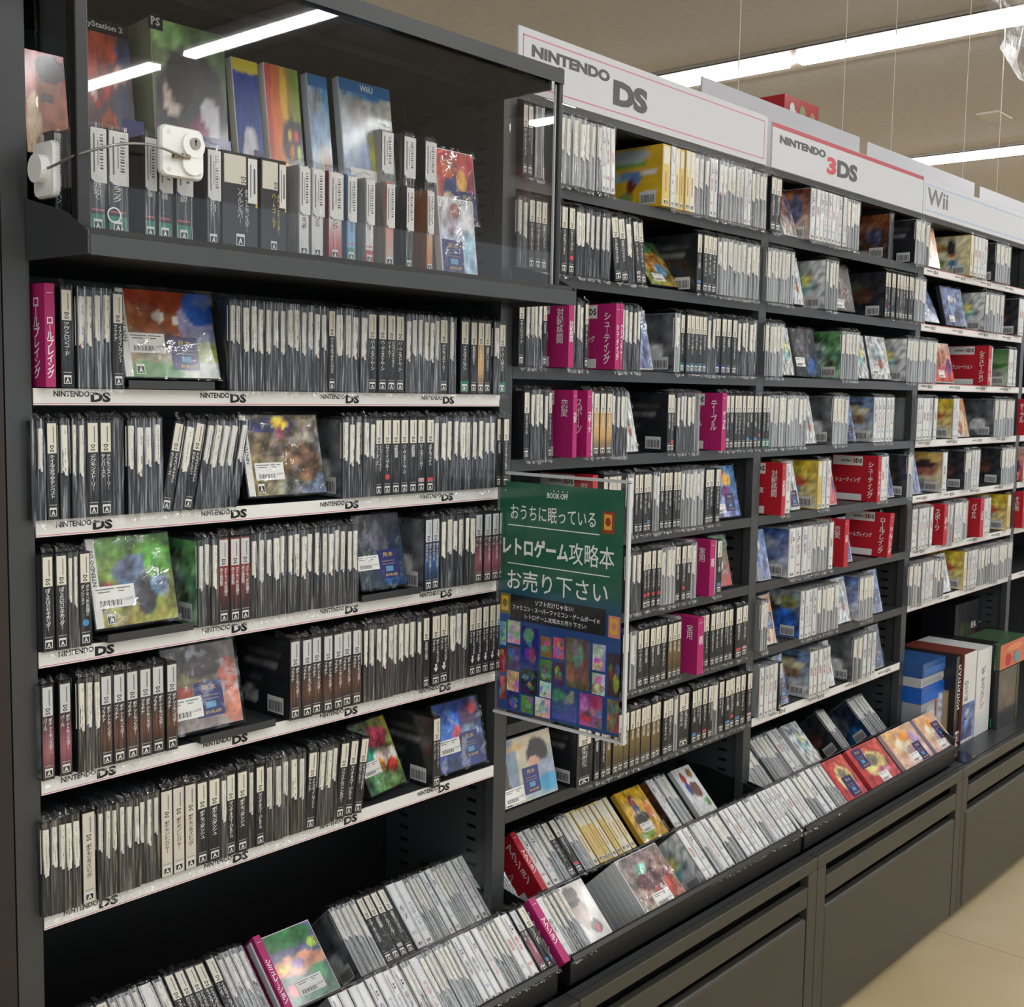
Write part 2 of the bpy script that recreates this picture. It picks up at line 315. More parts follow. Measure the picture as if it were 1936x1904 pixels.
# ------------------------------------------------------------------ game cases: prototypes
CH_,CD,CW=.124,.136,.0142
IV=(222,217,200); INK=(26,27,30)
def body_mesh(name,col,seam_glint,h=CH_,d=CD,w=CW,back=None):
    m=MB().box(-w/2,w/2,.0006,d,0,h,col)
    for x in (-w*.34,w*.3): m.box(x-.0006,x+.0006,0,.0006,.001,h-.001,seam_glint)  # pale strips: clear-plastic seams with the plastic's highlights painted in
    m.box(-w/2,-w/2+.001,-.0002,.0006,0,h,seam_glint); m.box(w/2-.001,w/2,-.0002,.0006,0,h,seam_glint)
    return m.mesh(name,PLASTIC)
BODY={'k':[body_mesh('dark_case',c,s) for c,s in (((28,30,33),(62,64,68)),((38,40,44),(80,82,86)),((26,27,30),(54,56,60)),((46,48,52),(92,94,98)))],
      'w':[body_mesh('pale_case',c,s) for c,s in (((128,131,134),(222,224,226)),((150,153,156),(226,228,228)),((112,115,118),(214,216,218)))],  # greyed bodies put the dark gaps between white spines into colour
      'g':[body_mesh('clear_case',c,s) for c,s in (((112,115,119),(196,199,201)),((84,87,91),(176,179,182)),((128,131,135),(208,210,212)))],  # pale greys and bright strips paint in the bags' silvery sheen
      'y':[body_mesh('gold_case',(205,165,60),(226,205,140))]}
def sticker_mesh(seed,long=False,lw=.0105):
    q=random.Random(seed); m=MB(); z1=.119-q.uniform(0,.005); z0=z1-(.058+q.uniform(-.006,.008)); n=9; L=[];R_=[]
    sk=q.uniform(-.0016,.0016); wl=lw/2*q.uniform(.6,1.0); wr=lw/2*q.uniform(.7,1.02)
    for i in range(n+1):
        t=i/n; z=z0+(z1-z0)*t; j=q.uniform(-.0007,.0007)
        L.append((-wl*(1-.35*(1-t)*q.random())+sk*(1-t)+j,z)); R_.append((wr*(1-.25*(1-t)*q.random())+sk*(1-t)-j*.6,z))
    k_=q.random()
    if k_<.4: L[0]=(L[0][0]+.0018*q.random(),L[0][1]+.002)
    elif k_<.7: R_[0]=(R_[0][0]-.0025*q.random(),R_[0][1]+.002)
    else: L[0]=(L[0][0]*.7,L[0][1]+.0006); R_[0]=(R_[0][0]*.8,R_[0][1]+.0004)
    L[n]=(L[n][0]*q.uniform(.75,1),L[n][1]+.0008)
    s_=q.randint(-7,5); c=(231+s_,228+s_,216+s_+q.randint(-4,4)); y=-.0016
    for i in range(n):
        bow=[-.0006*math.sin(math.pi*t) for t in (i/n,(i+1)/n)]
        m.face([(L[i][0],y,L[i][1]),(0,y-.0007,(L[i][1]+R_[i][1])/2),(0,y-.0007,(L[i+1][1]+R_[i+1][1])/2),(L[i+1][0],y,L[i+1][1])],c)
        m.face([(0,y-.0007,(L[i][1]+R_[i][1])/2),(R_[i][0],y,R_[i][1]),(R_[i+1][0],y,R_[i+1][1]),(0,y-.0007,(L[i+1][1]+R_[i+1][1])/2)],c)
    tip=q.choice([(40,96,170)]*5+[(190,60,60),c,c])
    m.face([(L[0][0],y-.0002,L[0][1]),(R_[0][0]*.4,y-.0004,R_[0][1]-.0005),(R_[0][0]*.6,y-.0004,R_[0][1]+.0045),(L[1][0],y-.0002,L[0][1]+.005)],tip)
    x=q.uniform(-.0015,.0012); z=z1-.006
    while z>z0+.008:
        dz=q.uniform(.0015,.006)
        if q.random()<.7: m.rect((x,y-.0009,z-dz),(.0009,0,0),(0,0,dz),q.choice([(120,120,118),(70,70,72)]))
        z-=dz+.0012
    # the sticker wraps round to the side of the case
    m.face([(-CW/2-.0008,.004,z0+.004),(L[1][0],y,z0+.004),(L[n][0],y,z1),(-CW/2-.0008,.004,z1)],c)
    return m.mesh('price_sticker',CARD)
STK=[sticker_mesh(i) for i in range(10)]; STKN=[sticker_mesh(50+i,lw=.0075) for i in range(6)]
def film_mesh(seed,w=CW+.0006,h=CH_,d=CD,short=False):
    q=random.Random(seed); m=MB(); nx,nz=3,6; x0,x1=-w/2,w/2; F=[]
    for j in range(nz+1):
        z=-.003+(h+.006)*j/nz; F.append([(x0+w*i/nx,-.0027-q.uniform(0,.0007)*(1 if 0<i<nx else .3),z) for i in range(nx+1)])
    for j in range(nz):
        for i in range(nx):
            a,b,c,e=F[j][i],F[j][i+1],F[j+1][i+1],F[j+1][i]
            if q.random()<.5: m.face([a,b,c],WHITE); m.face([a,c,e],WHITE)
            else: m.face([a,b,e],WHITE); m.face([b,c,e],WHITE)
    for x in (x0,x1):
        m.face([(x,-.002,-.003),(x,.0095,-.002),(x,.0105,.0),(x,d*.7,.0),(x,d*.7,h+.002),(x,-.002,h+.003)],WHITE)
    # gathered top hem and hanging bottom corners
    T=[(x0+w*i/nx,q.uniform(.002,.02),h+.003+q.uniform(.001,.0095)) for i in range(nx+1)]; T[1]=(T[1][0],.004,h+.007+q.uniform(0,.006))
    for i in range(nx): m.face([F[nz][i],F[nz][i+1],T[i+1],T[i]],WHITE,1)
    for i in range(nx): m.face([T[i],T[i+1],(x0+w*(i+1)/nx,d*.7,h+.002),(x0+w*i/nx,d*.7,h+.002)],WHITE,0)
    D=[(x0+w*i/nx,-.0035-q.uniform(0,.003),-.004-q.uniform(.0005,.0065)) for i in range(nx+1)]; D[q.randint(0,nx)]=(x0+w*q.random(),-.006,-.011)
    for i in range(nx): m.face([F[0][i],F[0][i+1],D[i+1],D[i]],WHITE,1)
    return m
BAGS=[film_mesh(i).mesh('clear_bag',[FILM,HEM]) for i in range(10)]; BAGT=[film_mesh(40+i).mesh('clear_bag',[FILM2,HEM]) for i in range(8)]
def grad(cols):
    def f(t):
        n=len(cols)-1; i=min(int(t*n),n-1); a=t*n-i; return tuple(cols[i][k]*(1-a)+cols[i+1][k]*a for k in range(3))
    return f
def badge(m,x,z,s,y,ink=INK,bg=None,letter='A'):
    if bg: m.rect((x-s*.75,y+.0001,z-.002),(s*1.5,0,0),(0,0,s*1.5+.004),bg)
    m.rect((x-s/2,y,z),(s,0,0),(0,0,s*1.15),(222,222,218)); m.rect((x-s*.42,y-.0001,z+s*.08),(s*.84,0,0),(0,0,s*.78),ink)
    m.text(letter,(x-s*.26,y-.0002,z+s*.14),(s*.52,0,0),(0,0,s*.62),(230,230,226),.03,1)
def spine_mesh(title,cols,tagc=IV,tcol=(224,224,220),acc=None,bg=None,mark=None,pale=False,w=CW):
    m=MB(); y=-.0006; gf=grad(cols); h=CH_; iw=w*.92
    m.grid((-iw/2,y,.001),(iw,0,0),(0,0,h-.002),1,10,lambda s,t:gf(1-t))
    if tagc:
        m.rect((-iw*.45,y-.0002,.0835),(iw*.9,0,0),(0,0,.0375),tagc)
        m.text('DS',(-iw*.22,y-.0003,.0935),(0,0,-.0085),(iw*.42,0,0),(30,30,32),.03,1)
        m.rect((iw*.1,y-.0003,.096),(iw*.09,0,0),(0,0,.021),(110,108,102))
    k=title.split('|')
    for i,t in enumerate(k):
        n=max(len(t),1); L=min(.054,n*.0052); tw=iw*(.5 if len(k)==1 else .36); x=-tw/2 if len(k)==1 else (iw*.04 if i==0 else -iw*.44)
        m.text('\n'.join('｜' if ch in 'ー' else ch for ch in t),(x,y-.0003,.081-L),(tw,0,0),(0,0,L),tcol,.012,1)
    if acc: m.rect((-iw*.4,y-.0002,.019),(iw*.8,0,0),(0,0,.006),acc)
    if mark=='arrow': m.face([(-iw*.3,y-.0004,.032),(0,y-.0004,.024),(iw*.3,y-.0004,.032),(iw*.08,y-.0004,.031),(iw*.12,y-.0004,.038),(-iw*.12,y-.0004,.038),(-iw*.08,y-.0004,.031)],tcol)
    if mark=='drop': m.disc((0,y-.0004,.031),(iw*.32,0,0),(0,0,.0045),(60,140,200),10)
    if mark=='ball': m.disc((0,y-.0004,.03),(iw*.3,0,0),(0,0,.0045),(200,60,60),10)
    badge(m,0,.0045,iw*.72,y-.0002,INK,bg,'B' if bg and bg[1]>bg[0]+20 else 'C' if bg else 'A')
    if not bg: m.rect((-iw*.4,y-.0003,.018),(iw*.8,0,0),(0,0,.0012),(150,150,148))
    return m.mesh('spine_insert',PRINT)
BLK=[(30,31,34),(26,27,30)]
def fam(titles,cols,**k): return [spine_mesh(t,cols,**k) for t in titles]
SP={'T':fam(['アヴァロンコード','テイルズオブザテンペスト','デジモンストーリー','デジモンストーリー|サンバースト','ドラゴンクエスト|モンスターズ','ドラゴンクエスト|列伝トルネコ','ぼくらはカセキホリダー','マリオ&ルイージRPG','ファイナルファンタジー','ポケモンダッシュ','ロストマジック','聖剣伝説DS','イナズマイレブン2|ファイア','ドラゴンクエスト|モンスターズ'],BLK),
 't':fam(['ドラゴンクエスト|ジョーカー','スターオーシャン','リングオブフェイト','逆転検事','世界樹の迷宮','流星のロックマン','ハーヴェストムーン'],BLK)+[spine_mesh('レイトン教授',BLK,acc=(70,130,190)),spine_mesh('ロストインブルー',BLK,mark='ball'),spine_mesh('ソーマブリンガー',BLK,acc=(190,160,165)),spine_mesh('メタルファイト',BLK,acc=(200,60,60))],
 'N':fam(['ポケットモンスター|プラチナ'],[(34,32,34),(34,32,34),(36,32,33),(58,40,35),(98,58,42),(58,42,36),(34,32,34)],tagc=(205,206,204)),
 'K':fam(['ポケットモンスター|パール'],[(32,30,33),(32,30,33),(40,31,36),(110,62,78),(158,92,104),(120,66,80),(40,34,36)],tagc=(200,202,204)),
 'U':fam(['ポケットモンスター|ダイヤモンド'],[(30,32,38),(30,34,44),(36,50,80),(52,92,140),(36,54,86),(30,32,38)],tagc=(200,204,208)),
 'X':fam(['ポケモン不思議の|赤の救助隊'],[(120,30,30),(128,32,32),(136,34,32),(96,30,30),(50,28,30),(32,30,32)],tagc=(205,205,202)),
 'A':fam(['ポケットモンスター|ブラック'],BLK,mark='arrow'),
 'B':fam(['ポケモン不思議の|ダンジョン'],BLK,mark='drop'),
 'Z':fam(['ポケモンレンジャー','ポケモンタイピング'],[(214,207,192),(206,199,184)],tcol=(50,48,46),tagc=(212,206,192)),
 'E':fam(['イナズマイレブン','スーパーロボット'],BLK,bg=(30,120,92))+[spine_mesh('カルドセプト',BLK,bg=(44,50,120))],
 'G':fam(['うたの王子','乙女恋愛'],[(40,34,30),(196,160,100),(210,170,110),(60,44,38)]),
 'O':fam(['世界の合奏','漢字検定'],[(50,46,30),(120,100,50),(60,54,40)])}
def wspine(seed):
    q=random.Random(seed); m=MB(); y=-.0006; iw=CW*.74; h=CH_; base=q.choice([(228,229,227),(220,222,222),(232,231,226)]); m.rect((-iw/2,y,.001),(iw,0,0),(0,0,h-.002),base)
    kind=q.choice('abcd'); y-=.0002
    if kind in 'ab': m.rect((-iw*.3,y,.086),(iw*.2,0,0),(0,0,.03),(150,150,150)); m.rect((iw*.02,y,.092),(iw*.3,0,0),(0,0,.004),(70,70,72)); m.rect((iw*.02,y,.098),(iw*.3,0,0),(0,0,.003),(70,70,72))
    t=q.choice(['モンスターハンター','妖怪ウォッチ','どうぶつの森','太鼓の達人','リズム天国','牧場物語','星のカービィ'])
    L=len(t)*.0056; m.text('\n'.join('｜' if c=='ー' else c for c in t),(-iw*.34,y,.082-L),(iw*.68,0,0),(0,0,L),q.choice([(70,70,74),(50,50,54),(170,60,70),(70,90,140)]),.01,1)
    if kind in 'ac': m.rect((-iw*.4,y,.026),(iw*.8,0,0),(0,0,.006),q.choice([(214,160,172),(180,196,214),(222,206,120),(190,206,190),(200,200,200)]))
    badge(m,0,.0045,iw*.66,y,(40,40,42)); return m.mesh('spine_insert',PRINT)
SP['W']=[wspine(i) for i in range(9)]
def yspine(i):
    m=MB(); y=-.0006; iw=CW*.92; m.rect((-iw/2,y,.001),(iw,0,0),(0,0,CH_-.002),[(224,212,168),(228,222,204),(216,190,110)][i]); m.rect((-iw*.2,y-.0002,.03),(iw*.3,0,0),(0,0,.04),(196,150,96)); m.rect((-iw*.42,y-.0002,.085),(iw*.84,0,0),(0,0,.034),(224,220,205)); badge(m,0,.0045,iw*.66,y-.0002); return m.mesh('spine_insert',PRINT)
SP['Y']=[yspine(i) for i in range(3)]
# genre dividers: a printed card box with a broad face and a narrow spine
MAG=(172,34,104); RED=(178,30,44)
def divider(word,col,parent):
    w=CW; h=.127
    b=MB().box(-w/2,w/2,0,CD,0,h,col); o=b.obj('spine_card',PRINT,parent)
    m=MB(); x=-w/2-.0003; white=(226,224,220)
    m.rect((x,.046,h-.028),(0,.088,0),(0,0,.026),white); m.rect((x,.046,.002),(0,.088,0),(0,0,.018),white)
    m.text('DS',(x-.0002,.066,h-.0215),(0,-.018,0),(0,0,.013),(24,24,26),.04,1); m.text('NINTENDO',(x-.0002,.110 if col==RED else .104,h-.0185),(0,-.034,0),(0,0,.006),(24,24,26),.03,1)
    if col==RED: m.text('3',(x-.0002,.0745,h-.0215),(0,-.0075,0),(0,0,.013),(190,34,48),.04,1)
    n=len(word); L=min(.1,n*.0165); cw=.0165; t='\n'.join('｜' if c=='ー' else c for c in word)
    m.text(t,(x-.0003,.029,.11-L),(0,-cw,0),(0,0,L),(238,234,232),.02,2)
    hw=min(.075,n*.014); m.text(word,(x-.0003,.05+hw,.052),(0,-hw,0),(0,0,.014),(238,234,232),.015,1)
    L2=min(.075,n*.0098); m.text(t,(-w*.36,-.0003,.086-L2),(w*.72,0,0),(0,0,L2),(238,234,232),.02,2)
    m.rect((-w*.3,-.0003,h-.012),(w*.6,0,0),(0,0,.001),(228,190,205))
    m.obj('lettering',PRINT,parent)
    return o
# ------------------------------------------------------------------ printed cover pictures (plain stand-ins: soft colour fields)
def art(seed,corners,blobs=(),speck=.16,sc=5.0):
    q=random.Random(seed); ox,oy=q.uniform(0,90),q.uniform(0,90)
    def f(s,t):
        c=[sum(w*k[i] for w,k in (((1-s)*(1-t),corners[0]),(s*(1-t),corners[1]),((1-s)*t,corners[2]),(s*t,corners[3]))) for i in range(3)]
        for x,y,rx,ry,col in blobs:
            wob=1+.22*noise.noise((s*7+ox,t*7+oy,x*9)); d=math.hypot((s-x)/(rx*wob),(t-y)/(ry*wob)); a=min(max((1.06-d)/.12,0),1)
            c=[c[i]*(1-a)+col[i]*a for i in range(3)]
        n=noise.noise((s*sc+ox,t*sc+oy,seed*.7))+.6*noise.noise((s*sc*2.7+ox,t*sc*2.7+oy,seed)); h=noise.noise((s*sc*1.4-ox,t*sc*1.4+oy,3.3+seed))
        return tuple(min(max(c[i]*(1+speck*n*1.6)+255*speck*.14*h*((1,-.3,-.8),(-.5,.8,-.3),(.2,-.4,1))[seed%3][i],4),245) for i in range(3))
    return f
A_={
 'orange':art(1,[(150,160,120),(200,205,190),(150,80,44),(30,60,130)],[(.38,.62,.34,.30,(150,84,48)),(.40,.92,.44,.16,(140,52,30)),(.48,.42,.13,.09,(60,20,18)),(.36,.70,.06,.07,(226,220,210)),(.56,.66,.05,.06,(226,220,210)),(.78,.62,.20,.24,(150,150,190)),(.86,.82,.2,.2,(36,84,170)),(.25,.06,.3,.12,(90,140,84)),(.86,.3,.2,.12,(150,160,70))],.2),
 'crowd':art(2,[(120,110,70),(90,110,150),(110,90,70),(120,110,90)],[(.3,.88,.4,.1,(40,44,100)),(.45,.9,.12,.08,(200,160,50)),(.45,.76,.06,.08,(120,40,70)),(.7,.4,.3,.25,(110,84,60))],.5,9),
 'forest':art(4,[(150,140,60),(150,140,60),(90,140,70),(70,130,50)],[(.5,.6,.35,.2,(90,110,130)),(.35,.35,.12,.14,(80,130,170)),(.6,.32,.14,.22,(60,60,66)),(.8,.42,.12,.12,(110,150,190)),(.8,.7,.2,.2,(96,170,70)),(.1,.4,.1,.1,(150,60,60))],.35,6),
 'brownred':art(5,[(120,110,100),(180,170,165),(90,80,76),(120,110,104)],[(.2,.42,.16,.14,(140,60,44)),(.3,.66,.2,.14,(120,110,70)),(.86,.6,.14,.2,(170,84,60)),(.5,.8,.3,.2,(70,62,60)),(.9,.2,.18,.2,(190,120,96))],.3,6),
 'darkblue':art(7,[(40,46,60),(30,60,100),(60,64,74),(36,42,56)],[(.4,.6,.3,.3,(80,86,96)),(.7,.2,.2,.2,(40,90,150))],.35,6),
 'robot':art(8,[(40,60,130),(30,50,120),(40,70,150),(50,50,110)],[(.3,.6,.2,.3,(40,100,190)),(.45,.5,.1,.14,(190,60,80)),(.7,.75,.16,.18,(80,50,90)),(.72,.5,.2,.12,(130,160,200)),(.85,.85,.1,.1,(170,60,60))],.4,6),
 'toon':art(9,[(60,120,70),(120,150,90),(60,90,70),(140,130,50)],[(.3,.62,.2,.2,(60,140,120)),(.6,.75,.3,.16,(160,60,80)),(.7,.45,.3,.14,(214,200,190)),(.5,.35,.12,.1,(190,130,60)),(.8,.3,.14,.1,(190,60,50))],.4,7),
 'village':art(10,[(70,130,80),(60,120,80),(120,90,150),(110,90,150)],[(.5,.9,.5,.16,(60,120,70)),(.5,.5,.6,.14,(214,150,120)),(.3,.52,.1,.06,(224,200,110)),(.55,.52,.1,.06,(150,110,170)),(.9,.72,.08,.08,(170,200,90)),(.8,.3,.16,.12,(70,140,90)),(.3,.2,.1,.1,(200,90,90)),(.5,.05,.3,.08,(50,110,90))],.25,6),
 'redman':art(11,[(200,170,130),(170,120,90),(190,60,30),(150,40,30)],[(.6,.5,.34,.36,(150,84,56)),(.66,.84,.32,.14,(40,24,22)),(.2,.3,.16,.3,(220,190,150)),(.55,.56,.16,.03,(50,30,26))],.15),
 'ps2':art(12,[(40,40,60),(60,50,60),(150,60,40),(60,40,44)],[(.3,.62,.26,.2,(160,52,40)),(.5,.86,.3,.14,(150,66,44)),(.24,.52,.05,.06,(230,220,210)),(.75,.6,.12,.12,(150,110,96)),(.5,.26,.2,.12,(150,70,40)),(.8,.4,.2,.2,(60,64,84)),(.85,.8,.15,.1,(60,70,110))],.35,6),
 'boxart':art(13,[(80,40,70),(60,60,70),(130,170,100),(70,110,60)],[(.5,.5,.46,.38,(44,46,52)),(.25,.52,.13,.12,(214,196,180)),(.36,.62,.18,.16,(22,22,26)),(.75,.4,.13,.16,(190,188,194)),(.6,.22,.16,.2,(120,44,80)),(.35,.2,.14,.16,(70,30,40)),(.2,.92,.2,.1,(150,200,130))],.22),
 'summer':art(14,[(50,80,140),(60,90,150),(40,70,150),(40,70,150)],[(.5,.3,.3,.2,(200,200,210)),(.5,.96,.6,.05,(220,210,80))],.15),
 'rainbow':art(15,[(200,90,60),(150,160,60),(210,80,90),(110,160,60)],[(.5,.5,.14,.8,(220,180,70)),(.3,.5,.16,.8,(214,120,70)),(.8,.42,.4,.2,(60,62,70)),(.62,.48,.06,.06,(230,190,60)),(.8,.48,.06,.06,(210,80,70)),(.66,.36,.06,.06,(210,110,50)),(.86,.36,.06,.06,(160,200,70))],.08),
 'sky':art(16,[(60,120,180),(120,130,130),(170,180,186),(60,130,190)],[(.5,.96,.7,.07,(44,120,180)),(.4,.3,.3,.18,(60,70,90)),(.5,.28,.08,.12,(150,150,60)),(.75,.34,.12,.1,(170,90,80)),(.3,.8,.3,.1,(120,130,140))],.3,6),
 'hero':art(17,[(90,130,170),(120,140,120),(190,190,186),(190,186,180)],[(.5,.95,.7,.07,(44,120,180)),(.6,.4,.1,.2,(180,180,90)),(.4,.36,.1,.18,(120,140,180)),(.8,.4,.1,.2,(150,90,90)),(.3,.75,.2,.12,(150,150,150))],.2,7),
 'redfire':art(18,[(220,150,130),(60,60,130),(190,50,40),(190,40,40)],[(.45,.45,.3,.2,(70,80,140)),(.3,.2,.24,.2,(240,220,190)),(.65,.6,.14,.16,(220,160,80)),(.3,.75,.2,.14,(220,110,70))],.25),
 'palechara':art(19,[(140,150,190),(190,205,215),(205,208,212),(220,222,224)],[(.3,.7,.2,.2,(180,170,180)),(.8,.3,.16,.3,(150,190,210)),(.45,.85,.16,.1,(190,140,140))],.25,7),
 'yellowback':art(20,[(206,170,40),(206,170,40),(200,160,40),(204,168,50)],[(.35,.87,.4,.12,(170,180,185)),(.35,.72,.4,.06,(110,150,70)),(.1,.52,.1,.1,(150,190,210)),(.3,.55,.1,.09,(110,150,190)),(.5,.52,.13,.12,(90,130,180)),(.42,.36,.08,.16,(110,50,40)),(.3,.14,.16,.08,(120,150,80)),(.78,.58,.16,.03,(220,220,220)),(.8,.2,.12,.05,(224,224,220))],.06),
 'colourpile':art(21,[(150,160,90),(200,150,60),(60,110,80),(70,110,70)],[(.5,.5,.4,.3,(190,130,60)),(.6,.35,.2,.15,(110,160,190)),(.35,.8,.3,.1,(60,120,60))],.4,7),
 'bluegirl':art(22,[(220,200,170),(120,170,200),(210,195,160),(190,170,140)],[(.72,.68,.22,.24,(52,38,36)),(.62,.52,.12,.16,(190,150,130)),(.85,.4,.2,.16,(150,156,180)),(.2,.55,.12,.5,(130,144,160)),(.3,.86,.2,.05,(200,170,120)),(.85,.2,.2,.14,(70,150,190)),(.06,.3,.07,.4,(70,60,50))],.1),
 'darkback':art(23,[(36,37,40),(36,37,40),(38,39,42),(38,39,42)],[(.5,.62,.4,.04,(110,110,112)),(.5,.8,.4,.03,(70,70,72)),(.25,.2,.16,.1,(170,170,170)),(.4,.4,.3,.03,(90,90,92))],.2,9),
 'greenbag':art(24,[(70,110,80),(120,150,130),(60,110,60),(90,140,90)],[(.5,.5,.2,.3,(150,170,160))],.5,6),
 'bagback':art(25,[(96,100,104),(110,114,118),(76,80,84),(90,94,98)],[(.6,.3,.2,.16,(190,192,192)),(.3,.7,.2,.1,(70,74,80))],.3,6),
 'brownback':art(26,[(60,44,36),(60,44,40),(110,60,36),(120,70,40)],[(.5,.7,.3,.12,(120,84,64)),(.7,.5,.16,.2,(70,76,100)),(.3,.4,.16,.1,(130,112,90)),(.5,.12,.3,.08,(190,186,182))],.35,8),
 'orangecover':art(27,[(220,214,205),(190,150,110),(214,150,96),(200,120,60)],[(.5,.5,.26,.24,(224,206,180)),(.3,.3,.16,.12,(150,90,50)),(.2,.12,.2,.06,(150,60,40))],.22,7),
 'paintback':art(28,[(210,200,180),(190,190,140),(224,214,180),(214,205,170)],[(.3,.3,.12,.1,(120,150,70)),(.6,.28,.14,.1,(90,130,170)),(.55,.7,.1,.2,(50,50,60)),(.3,.7,.2,.1,(200,150,90)),(.6,.5,.06,.06,(190,80,50))],.22,8),
 'bluecover':art(29,[(70,80,130),(150,160,190),(70,90,150),(90,120,170)],[(.5,.5,.24,.2,(120,150,190)),(.4,.7,.12,.1,(180,180,190)),(.6,.3,.12,.12,(60,60,90))],.35,7),
 'palecover':art(30,[(200,205,210),(214,216,218),(190,198,205),(205,210,214)],[(.4,.6,.22,.2,(150,170,180)),(.6,.35,.16,.1,(170,120,110))],.35,7),
 'greencover':art(31,[(190,60,50),(180,50,44),(60,130,60),(50,120,50)],[(.4,.45,.2,.16,(214,216,210)),(.5,.8,.2,.06,(214,216,210))],.12),
 'puyo':art(32,[(170,160,190),(90,110,180),(110,150,190),(80,140,190)],[(.35,.85,.16,.12,(200,90,70)),(.6,.72,.2,.12,(220,170,80)),(.5,.5,.2,.12,(110,60,120))],.35,7),
 'pinkchara':art(33,[(190,60,60),(200,70,60),(220,190,170),(224,190,180)],[(.3,.6,.16,.2,(150,90,70)),(.6,.62,.18,.22,(190,130,110)),(.5,.25,.3,.16,(214,90,110)),(.8,.4,.14,.2,(110,70,130))],.3,7),
 'yellowseries':art(34,[(210,205,190),(214,206,180),(214,190,60),(210,180,50)],[(.5,.55,.3,.14,(190,90,60)),(.4,.4,.3,.1,(110,170,190)),(.5,.16,.36,.12,(120,122,124))],.25,8),
 'greenband':art(35,[(205,207,205),(205,207,205),(70,120,60),(70,116,56)],[(.5,.55,.5,.1,(60,110,50)),(.5,.3,.4,.14,(120,122,124))],.1),
 'girls':art(36,[(214,214,210),(214,214,210),(200,160,80),(206,170,90)],[(.4,.55,.2,.18,(150,90,80)),(.7,.6,.2,.2,(170,110,96)),(.6,.7,.26,.1,(60,50,54)),(.2,.4,.06,.1,(160,50,50)),(.5,.18,.3,.12,(130,132,134))],.18,7),
 'gold':art(37,[(206,160,50),(196,150,40),(214,170,50),(210,165,44)],[(.4,.74,.12,.14,(150,60,50)),(.42,.62,.12,.08,(60,60,120)),(.42,.42,.3,.12,(40,34,32)),(.3,.1,.3,.08,(130,160,70)),(.8,.5,.12,.2,(190,110,60))],.25,7),
 'whitechara':art(38,[(214,216,218),(224,225,226),(220,222,224),(224,225,226)],[(.3,.8,.12,.12,(170,70,60)),(.3,.55,.12,.14,(70,80,150)),(.6,.5,.22,.18,(120,84,70)),(.75,.85,.14,.1,(150,120,60)),(.8,.2,.14,.1,(100,160,90))],.12,7),
 'heroes':art(39,[(60,70,120),(50,80,160),(150,156,160),(120,130,130)],[(.4,.5,.24,.28,(60,70,50)),(.7,.35,.24,.3,(44,90,170)),(.75,.75,.2,.16,(110,120,80)),(.5,.8,.1,.1,(190,190,180))],.35,7),
 'monster':art(40,[(150,140,130),(190,120,100),(110,96,96),(120,104,104)],[(.4,.72,.12,.1,(110,180,160)),(.35,.5,.2,.14,(90,50,56)),(.7,.3,.24,.2,(170,70,60)),(.6,.5,.2,.2,(110,80,80))],.45,7),
 'agent':art(41,[(190,188,186),(205,203,200),(190,182,176),(205,200,195)],[(.3,.6,.3,.34,(150,128,118)),(.3,.72,.26,.07,(50,46,46)),(.3,.86,.3,.12,(90,76,70)),(.6,.26,.2,.12,(60,50,56)),(.62,.22,.06,.06,(190,50,60))],.1),
 'peach':art(42,[(224,190,180),(224,190,190),(224,170,110),(214,180,150)],[(.4,.6,.22,.2,(232,216,190)),(.55,.75,.2,.12,(224,150,80)),(.5,.4,.12,.12,(180,150,150)),(.8,.6,.12,.2,(190,160,210))],.15,6),
 'redgold':art(43,[(190,70,80),(180,80,90),(180,60,60),(190,90,80)],[(.5,.5,.34,.34,(214,196,130)),(.5,.6,.14,.16,(120,110,100)),(.6,.3,.2,.1,(190,130,140))],.25,7),
 'shine':art(44,[(190,194,196),(200,204,206),(170,176,180),(190,196,198)],[(.5,.5,.24,.24,(140,190,190)),(.6,.6,.12,.12,(210,200,120))],.4,7),
 'darkcover':art(45,[(44,44,48),(50,48,50),(40,42,46),(46,46,50)],[(.5,.5,.24,.2,(90,60,50)),(.3,.7,.2,.12,(70,80,60))],.35,7),
 'redorange':art(46,[(210,205,200),(200,190,180),(90,50,40),(100,56,40)],[(.4,.6,.3,.2,(140,96,80)),(.7,.6,.14,.3,(90,96,130)),(.5,.9,.3,.05,(190,130,90)),(.3,.3,.2,.1,(190,180,170))],.35,8),
 'blueback':art(47,[(205,207,208),(205,207,208),(60,80,140),(60,84,150)],[(.5,.7,.3,.1,(150,160,180)),(.5,.45,.36,.12,(90,110,150)),(.4,.2,.3,.1,(120,122,124))],.3,8),
 'landscape':art(48,[(205,207,208),(205,207,208),(80,110,150),(90,120,160)],[(.5,.7,.4,.1,(190,180,150)),(.5,.5,.4,.12,(130,110,90)),(.6,.85,.2,.06,(60,60,70)),(.5,.2,.4,.1,(150,152,154))],.3,8),
}
